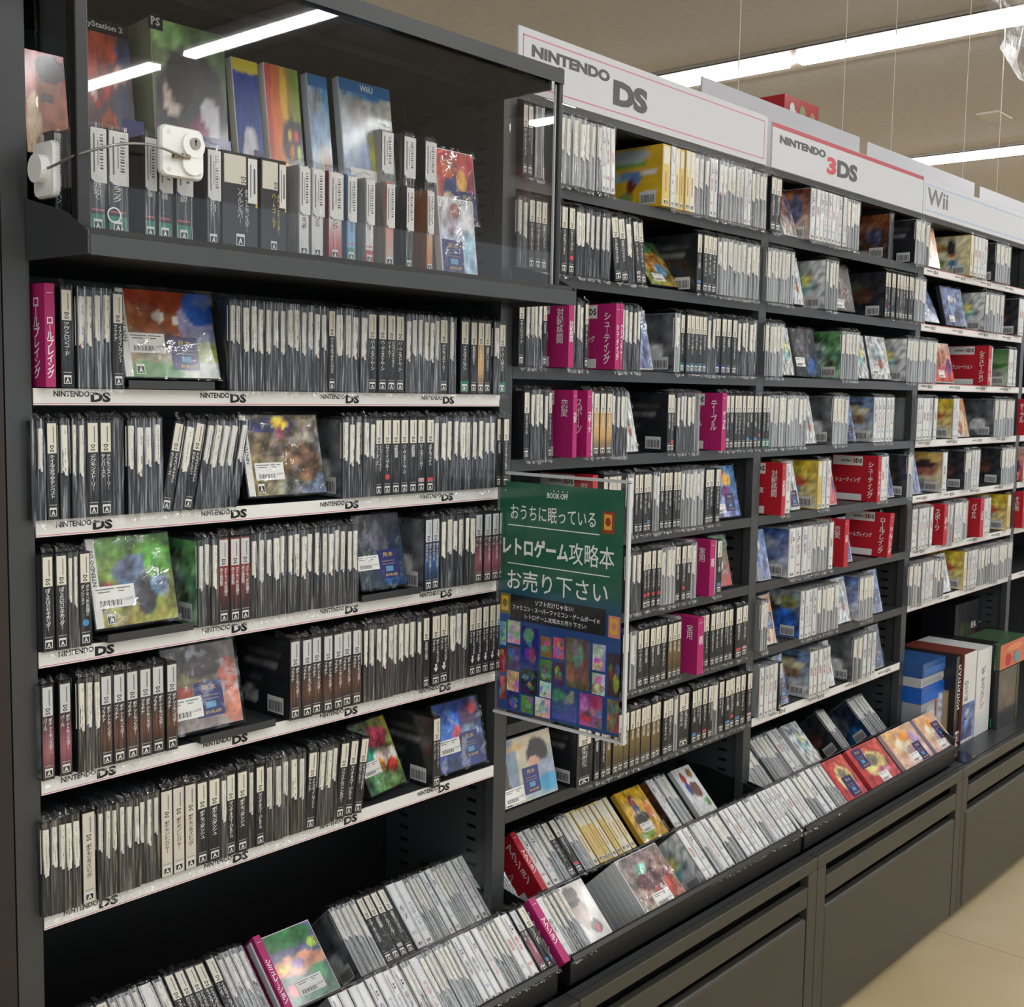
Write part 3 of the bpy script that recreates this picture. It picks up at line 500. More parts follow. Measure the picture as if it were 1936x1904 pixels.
def cover_part(root,a,w,h,y,lab,card,stripe,n=30):
    m=MB(); sx=.0115 if stripe else 0
    m.grid((-w/2+.002+sx,y,.002),(w-.004-sx,0,0),(0,0,h-.004),n,n,A_[a])
    if stripe: m.rect((-w/2+.002,y,.002),(sx,0,0),(0,0,h-.004),(222,222,218) if stripe==1 else (206,206,202))
    if stripe: m.text('NINTENDO DS' if stripe==1 else 'NINTENDO 3DS',(-w/2+.0105,y-.0002,h*.40),(0,0,h*.46),(-.006,0,0),(60,60,62),.02,1)
    if stripe: badge(m,-w/2+.0075+sx+.006,.006,.012,y-.0002)
    c=m.obj('cover_insert',COVER,root)
    if lab:
        z=lab[1]*h; x=-w/2+lab[0]*w; m=MB(); lw,lh=.052*lab[2],.026*lab[2]; yy=y-.0006
        m.rect((x,yy,z),(lw,0,0),(0,0,lh),(232,232,228))
        for k,(a0,b0) in enumerate(((.05,.5),(.55,.9),(.1,.4),(.6,.75))): m.rect((x+lw*a0,yy-.0002,z+lh*(.84-.13*(k//2))),(lw*(b0-a0),0,0),(0,0,lh*.05),(120,120,122))
        for k in range(16): m.rect((x+lw*(.12+.034*k),yy-.0002,z+lh*.1),(lw*(.012+.012*(k%3==0)),0,0),(0,0,lh*.26),(60,60,62))
        m.text('1,320円',(x+lw*.7,yy-.0002,z+lh*.26),(lw*.24,0,0),(0,0,lh*.14),(50,50,52),.01,1)
        m.obj('price_label',CARD,root)
    if card:
        x=-w/2+card[0]*w; z=card[1]*h; s=card[2] if len(card)>2 else 1; cw,chh=.042*s,.046*s; yy=y-.0005; m=MB()
        m.rect((x,yy,z),(cw,0,0),(0,0,chh),(44,44,104)); m.text('見本',(x+cw*.26,yy-.0002,z+chh*.74),(cw*.5,0,0),(0,0,chh*.16),(206,176,96),.01,1)
        for k in (0,1): m.rect((x+cw*.18,yy-.0002,z+chh*(.58-.1*k)),(cw*.64,0,0),(0,0,chh*.035),(120,116,120))
        m.rect((x+cw*.34,yy-.0002,z+chh*.24),(cw*.36,0,0),(0,0,chh*.18),(90,150,190)); m.text('BOOK-OFF',(x+cw*.3,yy-.0002,z+chh*.07),(cw*.56,0,0),(0,0,chh*.1),(206,176,96),.02,1)
        m.obj('sample_card',COVER,root)
    return c
def film_face(w,h,d,seed):
    q=random.Random(seed); m=MB(); n=5; P=[[(-w/2-.001+(w+.002)*i/n,-.002-q.uniform(0,.0022),-.002+(h+.005)*j/n) for i in range(n+1)] for j in range(n+1)]
    for j in range(n):
        for i in range(n): m.face([P[j][i],P[j][i+1],P[j+1][i+1]],WHITE); m.face([P[j][i],P[j+1][i+1],P[j+1][i]],WHITE)
    return m
# ------------------------------------------------------------------ labels
ONES='first second third fourth fifth sixth seventh eighth ninth tenth eleventh twelfth thirteenth fourteenth fifteenth sixteenth seventeenth eighteenth nineteenth'.split()
TENS={2:'twenty',3:'thirty',4:'forty',5:'fifty'}
def ordw(n):
    if n<20: return ONES[n-1]
    t,o=divmod(n,10); return (TENS[t]+'-'+ONES[o-1]) if o else {2:'twentieth',3:'thirtieth',4:'fortieth',5:'fiftieth'}[t]
CNT={}
def count(row,kind):
    CNT[(row,kind)]=CNT.get((row,kind),0)+1; return CNT[(row,kind)]
LOOK={'P':'bagged dark case with torn cream sticker','p':'bagged pale case with torn cream sticker','T':'black-spined case with white title','t':'black-spined case with white title','N':'brown-shaded black case with white title','K':'pink-shaded black case with white title','U':'blue-shaded black case with white title',
 'X':'dark red case with grey tag','A':'black case with dotted title and arrow','B':'black case with blue drop mark','Z':'cream-spined case with black mark','E':'black case with coloured rating band','G':'black case with golden figure spine','O':'black case with olive spine',
 'W':'white-spined case','Y':'yellow-spined case','D':'plain dark case without sticker','g':'bagged clear case without sticker'}
NAMES={'P':'stickered_case','p':'stickered_case','D':'plain_case','g':'plain_case','W':'white_case','Y':'yellow_case'}
R_=random.Random(11)
def make_case(code,row,opts=None):
    opts=opts or {}; q=R_
    if code in 'Pp':
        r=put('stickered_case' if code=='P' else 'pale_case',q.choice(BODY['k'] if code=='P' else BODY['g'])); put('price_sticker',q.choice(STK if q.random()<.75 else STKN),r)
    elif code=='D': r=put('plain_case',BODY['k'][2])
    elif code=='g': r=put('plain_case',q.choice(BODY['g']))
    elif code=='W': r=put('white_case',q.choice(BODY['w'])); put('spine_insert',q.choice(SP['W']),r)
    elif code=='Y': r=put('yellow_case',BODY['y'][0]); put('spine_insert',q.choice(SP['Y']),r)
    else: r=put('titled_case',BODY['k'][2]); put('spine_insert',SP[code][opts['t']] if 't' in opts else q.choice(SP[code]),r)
    if not opts.get('nobag'): put('clear_bag',q.choice(BAGS if code in 'PpgDW' else BAGT),r)
    lk=opts.get('look') or LOOK[code]; n=count(row,lk)
    tag(r,f'{lk}, {ordw(n)} such from left, {row}','game case',f'{lk}s, {row}')
    return r
def side_art(r,a):
    m=MB(); m.grid((-CW/2-.0004,CD-.002,.002),(0,-CD+.004,0),(0,0,CH_-.004),16,14,A_[a])
    m.rect((-CW/2-.0006,.055,.006),(0,-.04,0),(0,0,.026),(205,206,206))
    for k in range(9): m.rect((-CW/2-.0008,.051-.0038*k,.009),(0,-.0018,0),(0,0,.016),(60,60,62))
    m.obj('back_cover',COVER,r)
def place(r,x,y,z,w,lean=0.0,pitch=0.0):
    r.location=(x,y,z); r.scale=(w/CW,1,1); r.rotation_euler=(-pitch,math.radians(lean),0)
def row(name,zs,items,Yf=-.014):
    zm=zs+.0015
    for it in items:
        code,u0,u1,n=it[:4]; o=it[4] if len(it)>4 else {}
        Y=o.get('y',Yf)
        if code=='F':
            X0,X1=ux(u0,Y,zm+.03),ux(u1,Y,zm+.03)
            if 'w' in o: X0=X1-o['w']
            face_out(name,(X0+X1)/2,Y,zm+o.get('dz',0),X1-X0,o); continue
        X0,X1=ux(u0,Y,zm+.062),ux(u1,Y,zm+.062); p=(X1-X0)/n; lean=o.get('lean',0)
        for i in range(n):
            x=X0+p*(i+.5)
            if code in 'MR':
                r=empty('genre_divider'); divider(o['t'],MAG if code=='M' else RED,r); c='magenta' if code=='M' else 'red'; k=count(name,c)
                tag(r,f'{c} genre divider with white lettering, {ordw(k)} such from left, {name}','genre divider')
                place(r,x,Y+o.get('dy',-.024),zm,p*.97,lean)
            else:
                r=make_case(code,name,o); place(r,x-math.tan(math.radians(lean))*.062,Y+R_.uniform(-.0025,.002),zm,p*.93,lean)
                if 'side' in o and i==0: side_art(r,o['side'])
def face_out(name,x,y,z,w,o,pitch=None):
    h=o.get('h',CH_); d=.0145; blk=o.get('blk',1); c=(34,35,38) if blk==1 else (214,216,216) if blk==0 else o['blk']
    r=MB().box(-w/2,w/2,0,d,0,h,c).obj('face_out_case',PLASTIC); bevel(r,.0012)
    cover_part(r,o['art'],w,h,-.0004,o.get('lab'),o.get('card'),o.get('str',0))
    if o.get('bag',1): film_face(w,h,d,len(CNT)+int(x*1000)).obj('clear_bag',CFILM,r)
    if o.get('deep'): tag(r,f"case stacked behind the {o.get('d')} cover, {ordw(o['deep'])} down the leaning stack, {name.split(', ')[-1]}",'game case')
    else: tag(r,f"{o.get('d','coloured')} cover, {ordw(count(name,'F'))} face-out from left, {name}",'game case')
    if pitch is None: z+=.0152*math.sin(math.radians(o.get('lean',13)))
    r.location=(x,y,z); r.rotation_euler=(-(math.radians(o.get('lean',13)) if pitch is None else pitch),0,math.radians(o.get('yaw',0))); return r
def stand(x0,x1,z,label,y=-.018):
    m=MB().prism([(y,z+.001),(y,z+.012),(y+.002,z+.012),(y+.002,z+.003),(.05,z+.003),(.05,z+.001)],x0,x1,(50,51,53)); tag(m.obj('case_stand',METAL),label,'case stand')
# ------------------------------------------------------------------ nearest unit: five rows
row('first shelf, first bay',Z1[0],[
 ('M',79,98.5,1,{'t':'ロールプレイング','dy':-.008}),('T',100,107,1,{'y':.006}),('T',113,136.5,1,{'t':0}),('P',145,210,4),('T',211,233,1,{'t':12}),
 ('F',236,419,1,{'y':-.006,'art':'orange','str':1,'lab':(.08,.28,1.05),'card':(.50,.10,1.0),'d':'orange and blue','dz':.010}),
 ('P',431,498,5),('P',499,618,9),('T',619,633,1),('P',634,694,4),('t',695,764,4),('P',765,832,6),('T',832,848,1),('P',850,862,1),('E',870,886,1),('T',888,901,1),('G',902,915,1),('t',916,929,1),('P',931,943,1),('E',944,957,1)])
stand(.140,.272,Z1[0],'low dark case stand under the orange cover, first shelf')
row('second shelf, first bay',Z1[1],[
 ('D',60,69,1),('P',70,85,1),('T',87,109,1,{'t':1}),('P',113,131,1),('P',135,146,1),('P',148,162,1),('T',163,187,1,{'t':2}),('T',188,212,1,{'t':3}),('D',213,234,1),('P',240,271,2),('P',271,307,2),
 ('T',318,337,1,{'t':4,'lean':11,'side':'darkback'}),('P',339,356,1,{'lean':11}),('T',357,375,1,{'t':5,'lean':11}),('P',378,458,5,{'lean':11}),
 ('F',470,619,1,{'y':-.004,'art':'crowd','str':1,'lab':(.12,.20,1.0),'d':'crowded brown','dz':.006}),
 ('P',648,709,5,{'side':'bagback'}),('T',709,723,1),('t',723,819,6),('P',820,936,10),('t',938,950,1),('T',951,962,1,{'y':-.022})])
row('third shelf, first bay',Z1[2],[
 ('T',79,102,1,{'t':6,'side':'darkback'}),('T',105,128,1,{'t':6}),('P',129,148,2,{}),('B',149,171,1),
 ('F',180,340,1,{'y':.004,'art':'forest','str':1,'lab':(.03,.22,1.15),'d':'green and blue','dz':.010}),
 ('P',374,411,3,{'side':'greenbag'}),('X',413,473,3),('P',474,678,16),
 ('F',684,772,1,{'y':.0,'art':'darkblue','lab':(-.02,.26,.9),'card':(.42,.12,1.05),'d':'dark blue','dz':.010}),
 ('U',802,832,2,{'side':'bagback'}),('P',834,898,6),('K',899,956,4)])
stand(.105,.235,Z1[2],'low dark case stand under the green cover, third shelf'); stand(.545,.675,Z1[2],'low dark case stand under the dark blue cover, third shelf')
row('fourth shelf, first bay',Z1[3],[
 ('K',79,103,1,{'side':'bagback'}),('K',113,137,1),('P',146,175,2),('P',178,190,1),('N',190,213,1),('N',213,237,1),('N',238,262,1),('N',263,287,1),('N',288,312,1),('N',314,336,1),
 ('F',345,462,1,{'y':-.002,'art':'brownred','lab':(-.02,.16,1.15),'card':(.38,.14,1.1),'d':'brown and red','dz':.010,'w':.124}),
 ('D',519,533,1,{'y':.03,'side':'darkback'}),('N',548,666,6,{'side':'darkback'}),('N',666,684,1),('P',686,796,10),('t',797,810,1),('A',814,848,2),('P',849,885,3),('A',886,949,5)])
stand(.245,.375,Z1[3],'low dark case stand under the brown cover, fourth shelf')
row('fifth shelf, first bay',Z1[4],[
 ('P',80,153,5),('Z',155,181,1),('P',183,303,9),('Z',304,372,3),('T',372,394,1,{'t':9}),('T',394,418,1,{'t':9}),('P',418,428,1),('T',428,446,1,{'t':7}),('T',447,468,1,{'t':9}),('P',470,482,1),('T',483,500,1,{'t':7}),
 ('P',503,578,5),('T',579,597,1,{'lean':3}),('P',600,638,3,{'lean':4}),('T',640,657,1,{'lean':6}),('T',658,674,1,{'lean':7}),('T',675,691,1,{'lean':8}),
 ('F',705,778,1,{'y':.012,'art':'toon','lab':(.0,.26,.9),'d':'bright cartoon','dz':.003,'lean':26,'yaw':10,'w':.1}),
 ('T',816,831,1,{'side':'darkback'}),('F',834,922,1,{'y':.0,'art':'robot','lab':(.04,.26,1.0),'card':(.5,.12,1.05),'d':'blue machine','dz':.006})])
# ------------------------------------------------------------------ second unit: eight rows
row('top shelf, second bay',ZS[0],[
 ('D',973,986,1,{'y':.012,'side':'darkback'}),('t',989,1009,2),('g',1011,1028,1),('p',1056,1118,5),('p',1118,1136,2),('W',1136,1162,3,{'lean':-2}),
 ('Y',1251,1266,1,{'side':'yellowback','nobag':1}),('W',1266,1275,1),('Y',1276,1312,4),('p',1313,1340,3),('W',1341,1356,2),('p',1357,1406,6),('W',1407,1420,2),('p',1421,1448,4)])
row('second shelf, second bay',ZS[1],[
 ('P',979,998,2),('t',999,1034,3),('t',1049,1087,3),('P',1087,1153,7),('t',1157,1185,2,{'lean':-9}),('P',1186,1198,1,{'lean':-9}),('t',1199,1219,2,{'lean':-9}),
 ('F',1232,1290,1,{'y':.03,'art':'colourpile','lab':(.2,.1,.8),'d':'green and gold','lean':35,'bag':1}),
 ('t',1318,1356,4,{'side':'darkback'}),('p',1357,1437,9)])
row('third shelf, second bay',ZS[2],[
 ('T',979,990,1),('P',993,1026,4),('t',1027,1035,1),('M',1056,1066,1,{'t':'対戦格闘'}),('P',1067,1103,5),('t',1104,1111,1),('M',1145,1153,1,{'t':'シューティング'}),('M',1153.5,1159,1,{'t':'アドベンチャー'}),
 ('t',1160,1164,1),('P',1165,1210,6),('F',1207,1236,1,{'y':.0,'art':'bluecover','d':'white and navy','blk':0}),('p',1277,1287,1,{'side':'bagback'}),('E',1287,1336,6),('P',1337,1352,2),('E',1353,1372,2),('t',1373,1392,2),('P',1393,1430,5)])
row('fourth shelf, second bay',ZS[3],[
 ('D',972,984,1,{'y':.012,'side':'darkback'}),('T',989,1000,1),('P',1001,1035,4),('t',1036,1043,1),('M',1064,1072,1,{'t':'恋愛'}),('M',1091,1100,1,{'t':'スポーツ'}),('G',1101,1112,1),('W',1113,1120,1),('G',1121,1156,3),('P',1157,1186,4),
 ('F',1184,1208,1,{'y':.0,'art':'palecover','blk':0,'d':'white'}),('t',1261,1276,2,{'side':'darkback'}),('P',1277,1311,5),('g',1312,1322,1),('M',1347,1355,1,{'t':'テーブル'}),('t',1356,1438,11)])
row('fifth shelf, second bay',ZS[4],[
 ('R',1118,1128,1,{'t':'脳','dy':-.002}),('t',1139,1175,4),('p',1187,1199,1),('t',1200,1232,4),('p',1233,1247,2),('t',1248,1286,5),('p',1287,1330,6),('t',1331,1360,3),
 ('F',1368,1402,1,{'y':.01,'art':'puyo','lab':(-.05,.1,.8),'card':(.4,.12,.9),'d':'lilac and blue','w':.10})])
row('sixth shelf, second bay',ZS[5],[
 ('P',1183,1212,3),('t',1213,1249,4),('p',1250,1276,3),('t',1277,1306,3),('p',1307,1318,1),('M',1333,1343,1,{'t':'実用','dy':-.012}),('p',1344,1352,1),('t',1353,1363,1),
 ('F',1363,1386,1,{'y':.012,'art':'greencover','d':'green and red','w':.075})])
row('seventh shelf, second bay',ZS[6],[
 ('t',1176,1190,1),('p',1191,1204,1),('t',1205,1260,5),('O',1261,1287,3),('M',1301,1313,1,{'t':'実用'}),('t',1314,1385,8),('t',1389,1402,1),('t',1403,1414,1)])
row('bottom shelf, second bay',ZS[7],[
 ('F',957,1056,1,{'y':.0,'art':'bluegirl','lab':(.0,.04,1.1),'card':(.38,.1,1.1),'d':'beige','blk':0,'bag':0}),
 ('T',1090,1120,1,{'side':'darkback','look':'thick black boxed case with pale figure'}),
 ('t',1124,1145,2),('O',1146,1250,10),('t',1251,1272,2),('p',1273,1280,1),('T',1283,1304,1,{'look':'thick black case with wide cream tag'}),('t',1306,1346,4),('p',1347,1358,1),('t',1359,1420,6)])
# ------------------------------------------------------------------ third unit
row('top shelf, third bay',ZS[0],[
 ('t',1456,1478,2),('F',1484,1510,1,{'y':.012,'art':'redorange','blk':0,'d':'brown','lean':18}),('W',1531,1541,1,{'side':'redorange'}),('W',1541,1600,8),('p',1601,1626,4),
 ('D',1679,1687,1,{'side':'brownback','y':.004}),('p',1731,1757,3,{'side':'darkback','y':-.012})])
row('second shelf, third bay',ZS[1],[
 ('p',1452,1500,8),('F',1502,1522,1,{'y':.004,'art':'palecover','d':'crinkled silver'}),('p',1562,1583,4,{'side':'shine'}),('F',1583,1618,1,{'y':.0,'art':'darkcover','lab':(.0,.06,.9),'d':'dark brown'}),
 ('t',1674,1727,11,{'side':'darkcover'}),('p',1728,1750,3)])
row('third shelf, third bay',ZS[2],[
 ('p',1447,1480,5),('F',1481,1505,1,{'y':.006,'art':'shine','d':'silver'}),('F',1508,1552,1,{'y':.0,'art':'darkblue','lab':(.04,.2,.9),'d':'navy and silver'}),('p',1591,1622,5,{'side':'greenbag'}),
 ('F',1624,1646,1,{'y':.006,'art':'shine','d':'silver'}),('F',1649,1686,1,{'y':.0,'art':'palecover','lab':(.1,.12,.9),'d':'pale'}),('p',1714,1736,4,{'side':'shine'})])
row('fourth shelf, third bay',ZS[3],[
 ('E',1441,1455,2),('p',1456,1524,9),('F',1524,1545,1,{'y':.0,'art':'palecover','d':'pale','blk':0}),('p',1574,1602,4,{'side':'bagback'}),('F',1603,1620,1,{'y':.0,'art':'bluecover','d':'blue','card':(.1,.06,.8)}),
 ('W',1651,1690,5,{'side':'landscape'})])
row('fifth shelf, third bay',ZS[4],[
 ('R',1464,1471,1,{'t':'対戦格闘','dy':-.02}),('W',1474,1494,2),('F',1496,1514,1,{'y':.0,'art':'palecover','d':'white','blk':0,'card':(.1,.06,.9)}),('Y',1545,1553,1,{'side':'yellowseries'}),('W',1554,1569,2),
 ('F',1570,1584,1,{'y':.0,'art':'pinkchara','d':'pink','blk':0}),('R',1649,1655,1,{'t':'シューティング','dy':-.016}),('W',1656,1680,3),('F',1681,1692,1,{'y':.0,'art':'bluecover','d':'blue','blk':0}),('p',1716,1727,1,{'side':'darkcover','y':-.02})])
row('sixth shelf, third bay',ZS[5],[
 ('F',1437,1459,1,{'y':-.002,'art':'bluecover','d':'blue','blk':0}),('W',1489,1503,1,{'side':'blueback'}),('W',1504,1535,3),('p',1536,1565,4),('W',1566,1574,1),('R',1587,1595,1,{'t':'恋愛','dy':-.014}),
 ('F',1597,1613,1,{'y':.0,'art':'bluecover','d':'navy','blk':0,'card':(.1,.06,.9)}),('R',1668,1676,1,{'t':'ロールプレイング','dy':-.016,'lean':6}),('F',1677,1682,1,{'y':.004,'art':'darkcover','d':'dark'})])
row('seventh shelf, third bay',ZS[6],[
 ('p',1437,1451,3),('F',1451,1470,1,{'y':.0,'art':'orangecover','d':'orange','blk':0,'card':(.1,.3,.9)}),('W',1512,1543,4,{'side':'heroes'}),('p',1544,1585,5),('F',1585,1610,1,{'y':.0,'art':'palecover','d':'white','blk':0}),
 ('p',1625,1652,4,{'side':'blueback'}),('F',1654,1670,1,{'y':.0,'art':'bluecover','d':'navy','blk':0,'card':(.1,.2,.9)})])
row('bottom shelf, third bay',ZS[7],[
 ('W',1436,1470,4),('t',1471,1476,1),('F',1476,1492,1,{'y':.0,'art':'bluecover','d':'blue','blk':0,'card':(.1,.1,.9)}),('W',1530,1568,5,{'side':'landscape'}),('F',1570,1580,1,{'y':.0,'art':'palecover','d':'white','blk':0}),
 ('p',1613,1631,2,{'side':'bagback'}),('W',1632,1654,3),('F',1656,1673,1,{'y':.002,'art':'darkblue','d':'dark blue','blk':0,'card':(.1,.1,.9)})])
# ------------------------------------------------------------------ fourth unit
row('top shelf, fourth bay',ZS[0],[
 ('F',1752,1779,1,{'y':.0,'art':'orangecover','d':'orange','blk':0}),('Y',1833,1839,1,{'side':'paintback'}),('W',1840,1867,4),('p',1884,1911,4,{'side':'darkcover'})])
row('second shelf, fourth bay',ZS[1],[
 ('F',1750,1778,1,{'y':.004,'art':'bluecover','d':'navy and white','lean':24}),('F',1790,1829,1,{'y':-.004,'art':'bluecover','d':'blue and silver','lab':(.2,.1,.8)}),('p',1862,1897,5,{'side':'shine'}),('W',1925,1936,2,{'side':'darkcover'})])
row('third shelf, fourth bay',ZS[2],[
 ('p',1738,1769,5),('F',1771,1806,1,{'y':-.004,'art':'pinkchara','d':'pink and red','lab':(.2,.12,.9),'blk':0}),('R',1861,1867,1,{'t':'シミュレーション','dy':-.012}),('W',1868,1876,1),('W',1905,1920,3,{'side':'greenband'})])
row('fourth shelf, fourth bay',ZS[3],[
 ('W',1732,1770,6),('W',1800,1812,2,{'side':'yellowseries'}),('F',1813,1834,1,{'y':-.004,'art':'orangecover','d':'peach','blk':0}),('p',1880,1917,5,{'side':'bagback'})])
row('fifth shelf, fourth bay',ZS[4],[
 ('F',1728,1742,1,{'y':.0,'art':'bluecover','d':'blue','blk':0}),('W',1781,1790,1,{'side':'girls'}),('p',1824,1836,2,{'side':'darkcover'}),('W',1837,1851,3),('p',1894,1920,5,{'side':'darkcover'})])
row('sixth shelf, fourth bay',ZS[5],[
 ('W',1724,1762,7),('R',1777,1784,1,{'t':'スポーツ','dy':-.012}),('p',1785,1802,3),('W',1803,1818,2,{'side':'pinkchara'}),('p',1819,1830,1),('R',1846,1853,1,{'t':'パズル','dy':-.012}),('W',1854,1872,3),('Y',1903,1910,1,{'side':'yellowseries'}),('R',1926,1933,1,{'t':'その他','dy':-.014})])
row('bottom shelf, fourth bay',ZS[6],[
 ('p',1719,1741,3),('W',1742,1765,4),('p',1766,1784,3),('F',1785,1799,1,{'y':.0,'art':'palecover','d':'pale green','blk':0}),('Y',1822,1828,1,{'side':'yellowseries'}),('W',1829,1848,4),('p',1849,1914,12)])
# fifth unit: only its first cases show
row('second shelf, fifth bay',ZS[3],[('R',1932,1936,1,{'t':'テーブル','dy':-.02})]); row('third shelf, fifth bay',ZS[5],[('W',1934,1944,2,{'side':'redgold'})]); row('fourth shelf, fifth bay',ZS[4],[('W',1936,1946,2,{'side':'pinkchara'})])
# ------------------------------------------------------------------ trays
def trow(name,base,items):
    for it in items:
        code,u0,u1,n,fr=it[:5]; o=it[5] if len(it)>5 else {}
        s=.124*fr; pos=(base[0]+ST*s,base[1]+CT*s)
        X0,X1=ux(u0,*pos),ux(u1,*pos); dp=o.get('dp',0); b=off(base,0,dp)
        if code=='F':
            if 'w' in o: X0=X1-o['w']
            for k in range(n):
                bb=off(base,0,dp+.0152*k); oo=dict(o); oo['bag']=o.get('bag',1) if k==0 else 0
                if k: oo['lab']=None; oo['card']=None; oo['deep']=k
                face_out(name,(X0+X1)/2,bb[0],bb[1],X1-X0,oo,TH+math.radians(0))
            continue
        p=(X1-X0)/n
        for i in range(n):
            x=X0+p*(i+.5)
            if code in 'MR':
                r=empty('genre_divider'); divider(o['t'],MAG if code=='M' else RED,r); c='magenta' if code=='M' else 'red'; k=count(name,c)
                tag(r,f'{c} genre divider leaning back, {ordw(k)} such from left, {name}','genre divider'); bb=off(base,.001,-.006); place(r,x,bb[0],bb[1],p*.97,0,TH)
            else:
                j=R_.uniform(-.003,.002); bb=off(base,.0005+R_.uniform(0,.001),j+.001); r=make_case(code,name,o); place(r,x,bb[0],bb[1],p*.88,0,TH)
                if 'side' in o and i==0: side_art(r,o['side'])
trow('rear tray tier, first bay',RB,[
 ('p',150,176,2,1),('T',177,201,1,1),('p',202,258,4,1),('W',259,285,1,1),('p',286,305,1,1),('T',306,404,5,1),('p',406,458,4,1),('M',476,489,1,1,{'t':'シミュレーション'}),
 ('F',500,584,1,1,{'art':'village','lab':(.36,.1,1.0),'d':'green and lilac','blk':0,'bag':0,'w':.118,'dp':.004}),
 ('p',620,669,5,1,{'side':'bagback'}),('t',670,726,4,1),('W',727,761,2,1),('p',762,790,4,1),('W',791,812,2,1),('p',813,840,4,1),('W',841,886,4,1),('p',887,924,5,1)])
trow('front tray tier, first bay',FB,[
 ('W',618,655,2,1),('W',656,752,6,1),('p',754,770,2,1),('W',771,788,1,1),('p',789,850,7,1),('W',851,900,4,1),('p',901,930,4,1),('W',931,958,2,1),('K',960,974,1,1),('t',975,990,1,1),('M',997,1009,1,1,{'t':'アクション'}),('W',1010,1024,1,1),('p',1025,1056,4,1)])
trow('front tray tier, second bay',FB,[
 ('F',1062,1098,1,1,{'art':'agent','d':'grey','blk':0,'bag':0,'w':.075,'str':0}),
 ('F',1161,1238,8,1,{'art':'monster','lab':(.3,.05,1.1),'d':'grey and red','blk':0,'str':0}),
 ('W',1278,1300,2,1,{'side':'shine'}),('p',1301,1312,1,1),('W',1313,1334,2,1),('p',1335,1356,2,1),('W',1357,1400,5,1),('p',1401,1414,1,1),('W',1415,1445,4,1)])
trow('rear tray tier, second bay',RB,[
 ('R',962,972,1,1,{'t':'アクション'}),('W',974,1000,2,1),('p',1001,1020,2,1),('t',1021,1046,2,1),('p',1047,1066,2,1),('Y',1067,1147,9,1),
 ('F',1152,1207,1,1,{'art':'gold','d':'golden','blk':(200,160,60),'lab':(.2,.16,.8),'w':.095,'bag':1}),('W',1219,1234,2,1,{'side':'brownback'}),('p',1235,1257,2,1),
 ('F',1264,1301,1,1,{'art':'whitechara','d':'white with figures','blk':0,'w':.075}),('W',1354,1376,2,1,{'side':'heroes'}),('p',1377,1408,3,1)])
trow('rear tray tier, third bay',RB,[
 ('p',1412,1446,5,1),('W',1447,1468,2,1),('F',1478,1503,1,1,{'art':'shine','d':'pale iridescent','blk':0,'w':.08}),('p',1541,1558,3,1,{'side':'darkcover'}),('p',1599,1628,5,1,{'side':'darkblue'})])
trow('front tray tier, third bay',FB,[
 ('W',1446,1492,5,1),('p',1493,1510,2,1),('W',1511,1530,2,1),('p',1532,1549,3,1),
 ('F',1552,1590,1,1,{'art':'redgold','d':'red and gold','blk':(190,60,70),'bag':0,'card':(.3,.1,1.2)}),('F',1598,1655,1,1,{'art':'redgold','d':'larger red and gold','blk':(190,60,70),'bag':0,'lab':(.4,.08,1.0),'card':(.1,.5,1.2)}),
 ('F',1664,1718,1,1,{'art':'peach','d':'peach','blk':(214,190,190),'bag':0,'lab':(.35,.12,1.0),'card':(.6,.08,1.2)}),('F',1724,1760,1,1,{'art':'peach','d':'farthest peach','blk':(190,170,190),'bag':0,'lab':(.3,.1,1.0),'card':(.55,.3,1.2)})])
# ------------------------------------------------------------------ clear display case above the nearest unit
ZD=1.702
r=empty('display_case',(.03,0,ZD)); o=r; r.location=(0,0,0)
MB().prism([(-.15,1.67),(-.15,1.693),(-.146,1.695),(-.14,1.702),(.29,1.702),(.29,1.68),(-.14,1.68),(-.144,1.67)],.0155,.906,(59,61,63)).obj('deck',METAL,r)
for x in (.0125,.9065): MB().prism([(-.1495,1.671),(-.1495,1.697),(-.1,1.722),(-.003,1.746),(-.003,1.671)],x,x+.0025,(56,58,60)).obj('bracket',METAL,r)
bevel(MB().box(.013,.029,-.128,-.112,1.7025,2.06,(18,18,19)).obj('post',METAL,r),.002)
bevel(MB().box(.879,.890,-.128,-.116,1.7025,2.063,(18,18,19)).obj('post',METAL,r),.002)
MB().box(.0135,.889,-.128,.286,2.046,2.056,(22,23,24)).obj('roof',METAL,r)
MB().box(.0135,.889,-.130,-.1285,2.036,2.06,(26,27,29)).obj('front_rail',METAL,r)
MB().box(.872,.880,-.11,.285,2.028,2.0455,(28,29,30)).obj('side_brace',METAL,r)
pane=MB().box(.031,.8775,-.122,-.119,1.7035,2.035,(240,245,245)).obj('front_pane',ACR,r)
MB().box(.031,.8775,-.1225,-.1185,1.7022,1.7034,(214,218,218)).box(.876,.8782,-.1225,-.1185,1.7034,2.035,(205,210,210)).box(.030,.0312,-.1225,-.1185,1.7034,2.035,(222,226,226)).obj('edge_light_paint',PRINT,pane)  # whitish strips paint the light piped along the acrylic edges
MB().box(.876,.8785,-.116,-.02,1.7035,2.03,(240,245,245)).obj('side_pane',ACR,r)
MB().box(.027,.0295,-.110,-.006,1.7525,2.03,(240,245,245)).obj('side_pane',ACR,r)
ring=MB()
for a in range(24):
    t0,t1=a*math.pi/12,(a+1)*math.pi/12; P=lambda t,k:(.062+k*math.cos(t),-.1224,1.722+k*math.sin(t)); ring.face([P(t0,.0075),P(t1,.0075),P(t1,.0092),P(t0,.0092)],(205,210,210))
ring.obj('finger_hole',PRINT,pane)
tag(r,'clear acrylic display case with black corner posts on the top shelf','display case')
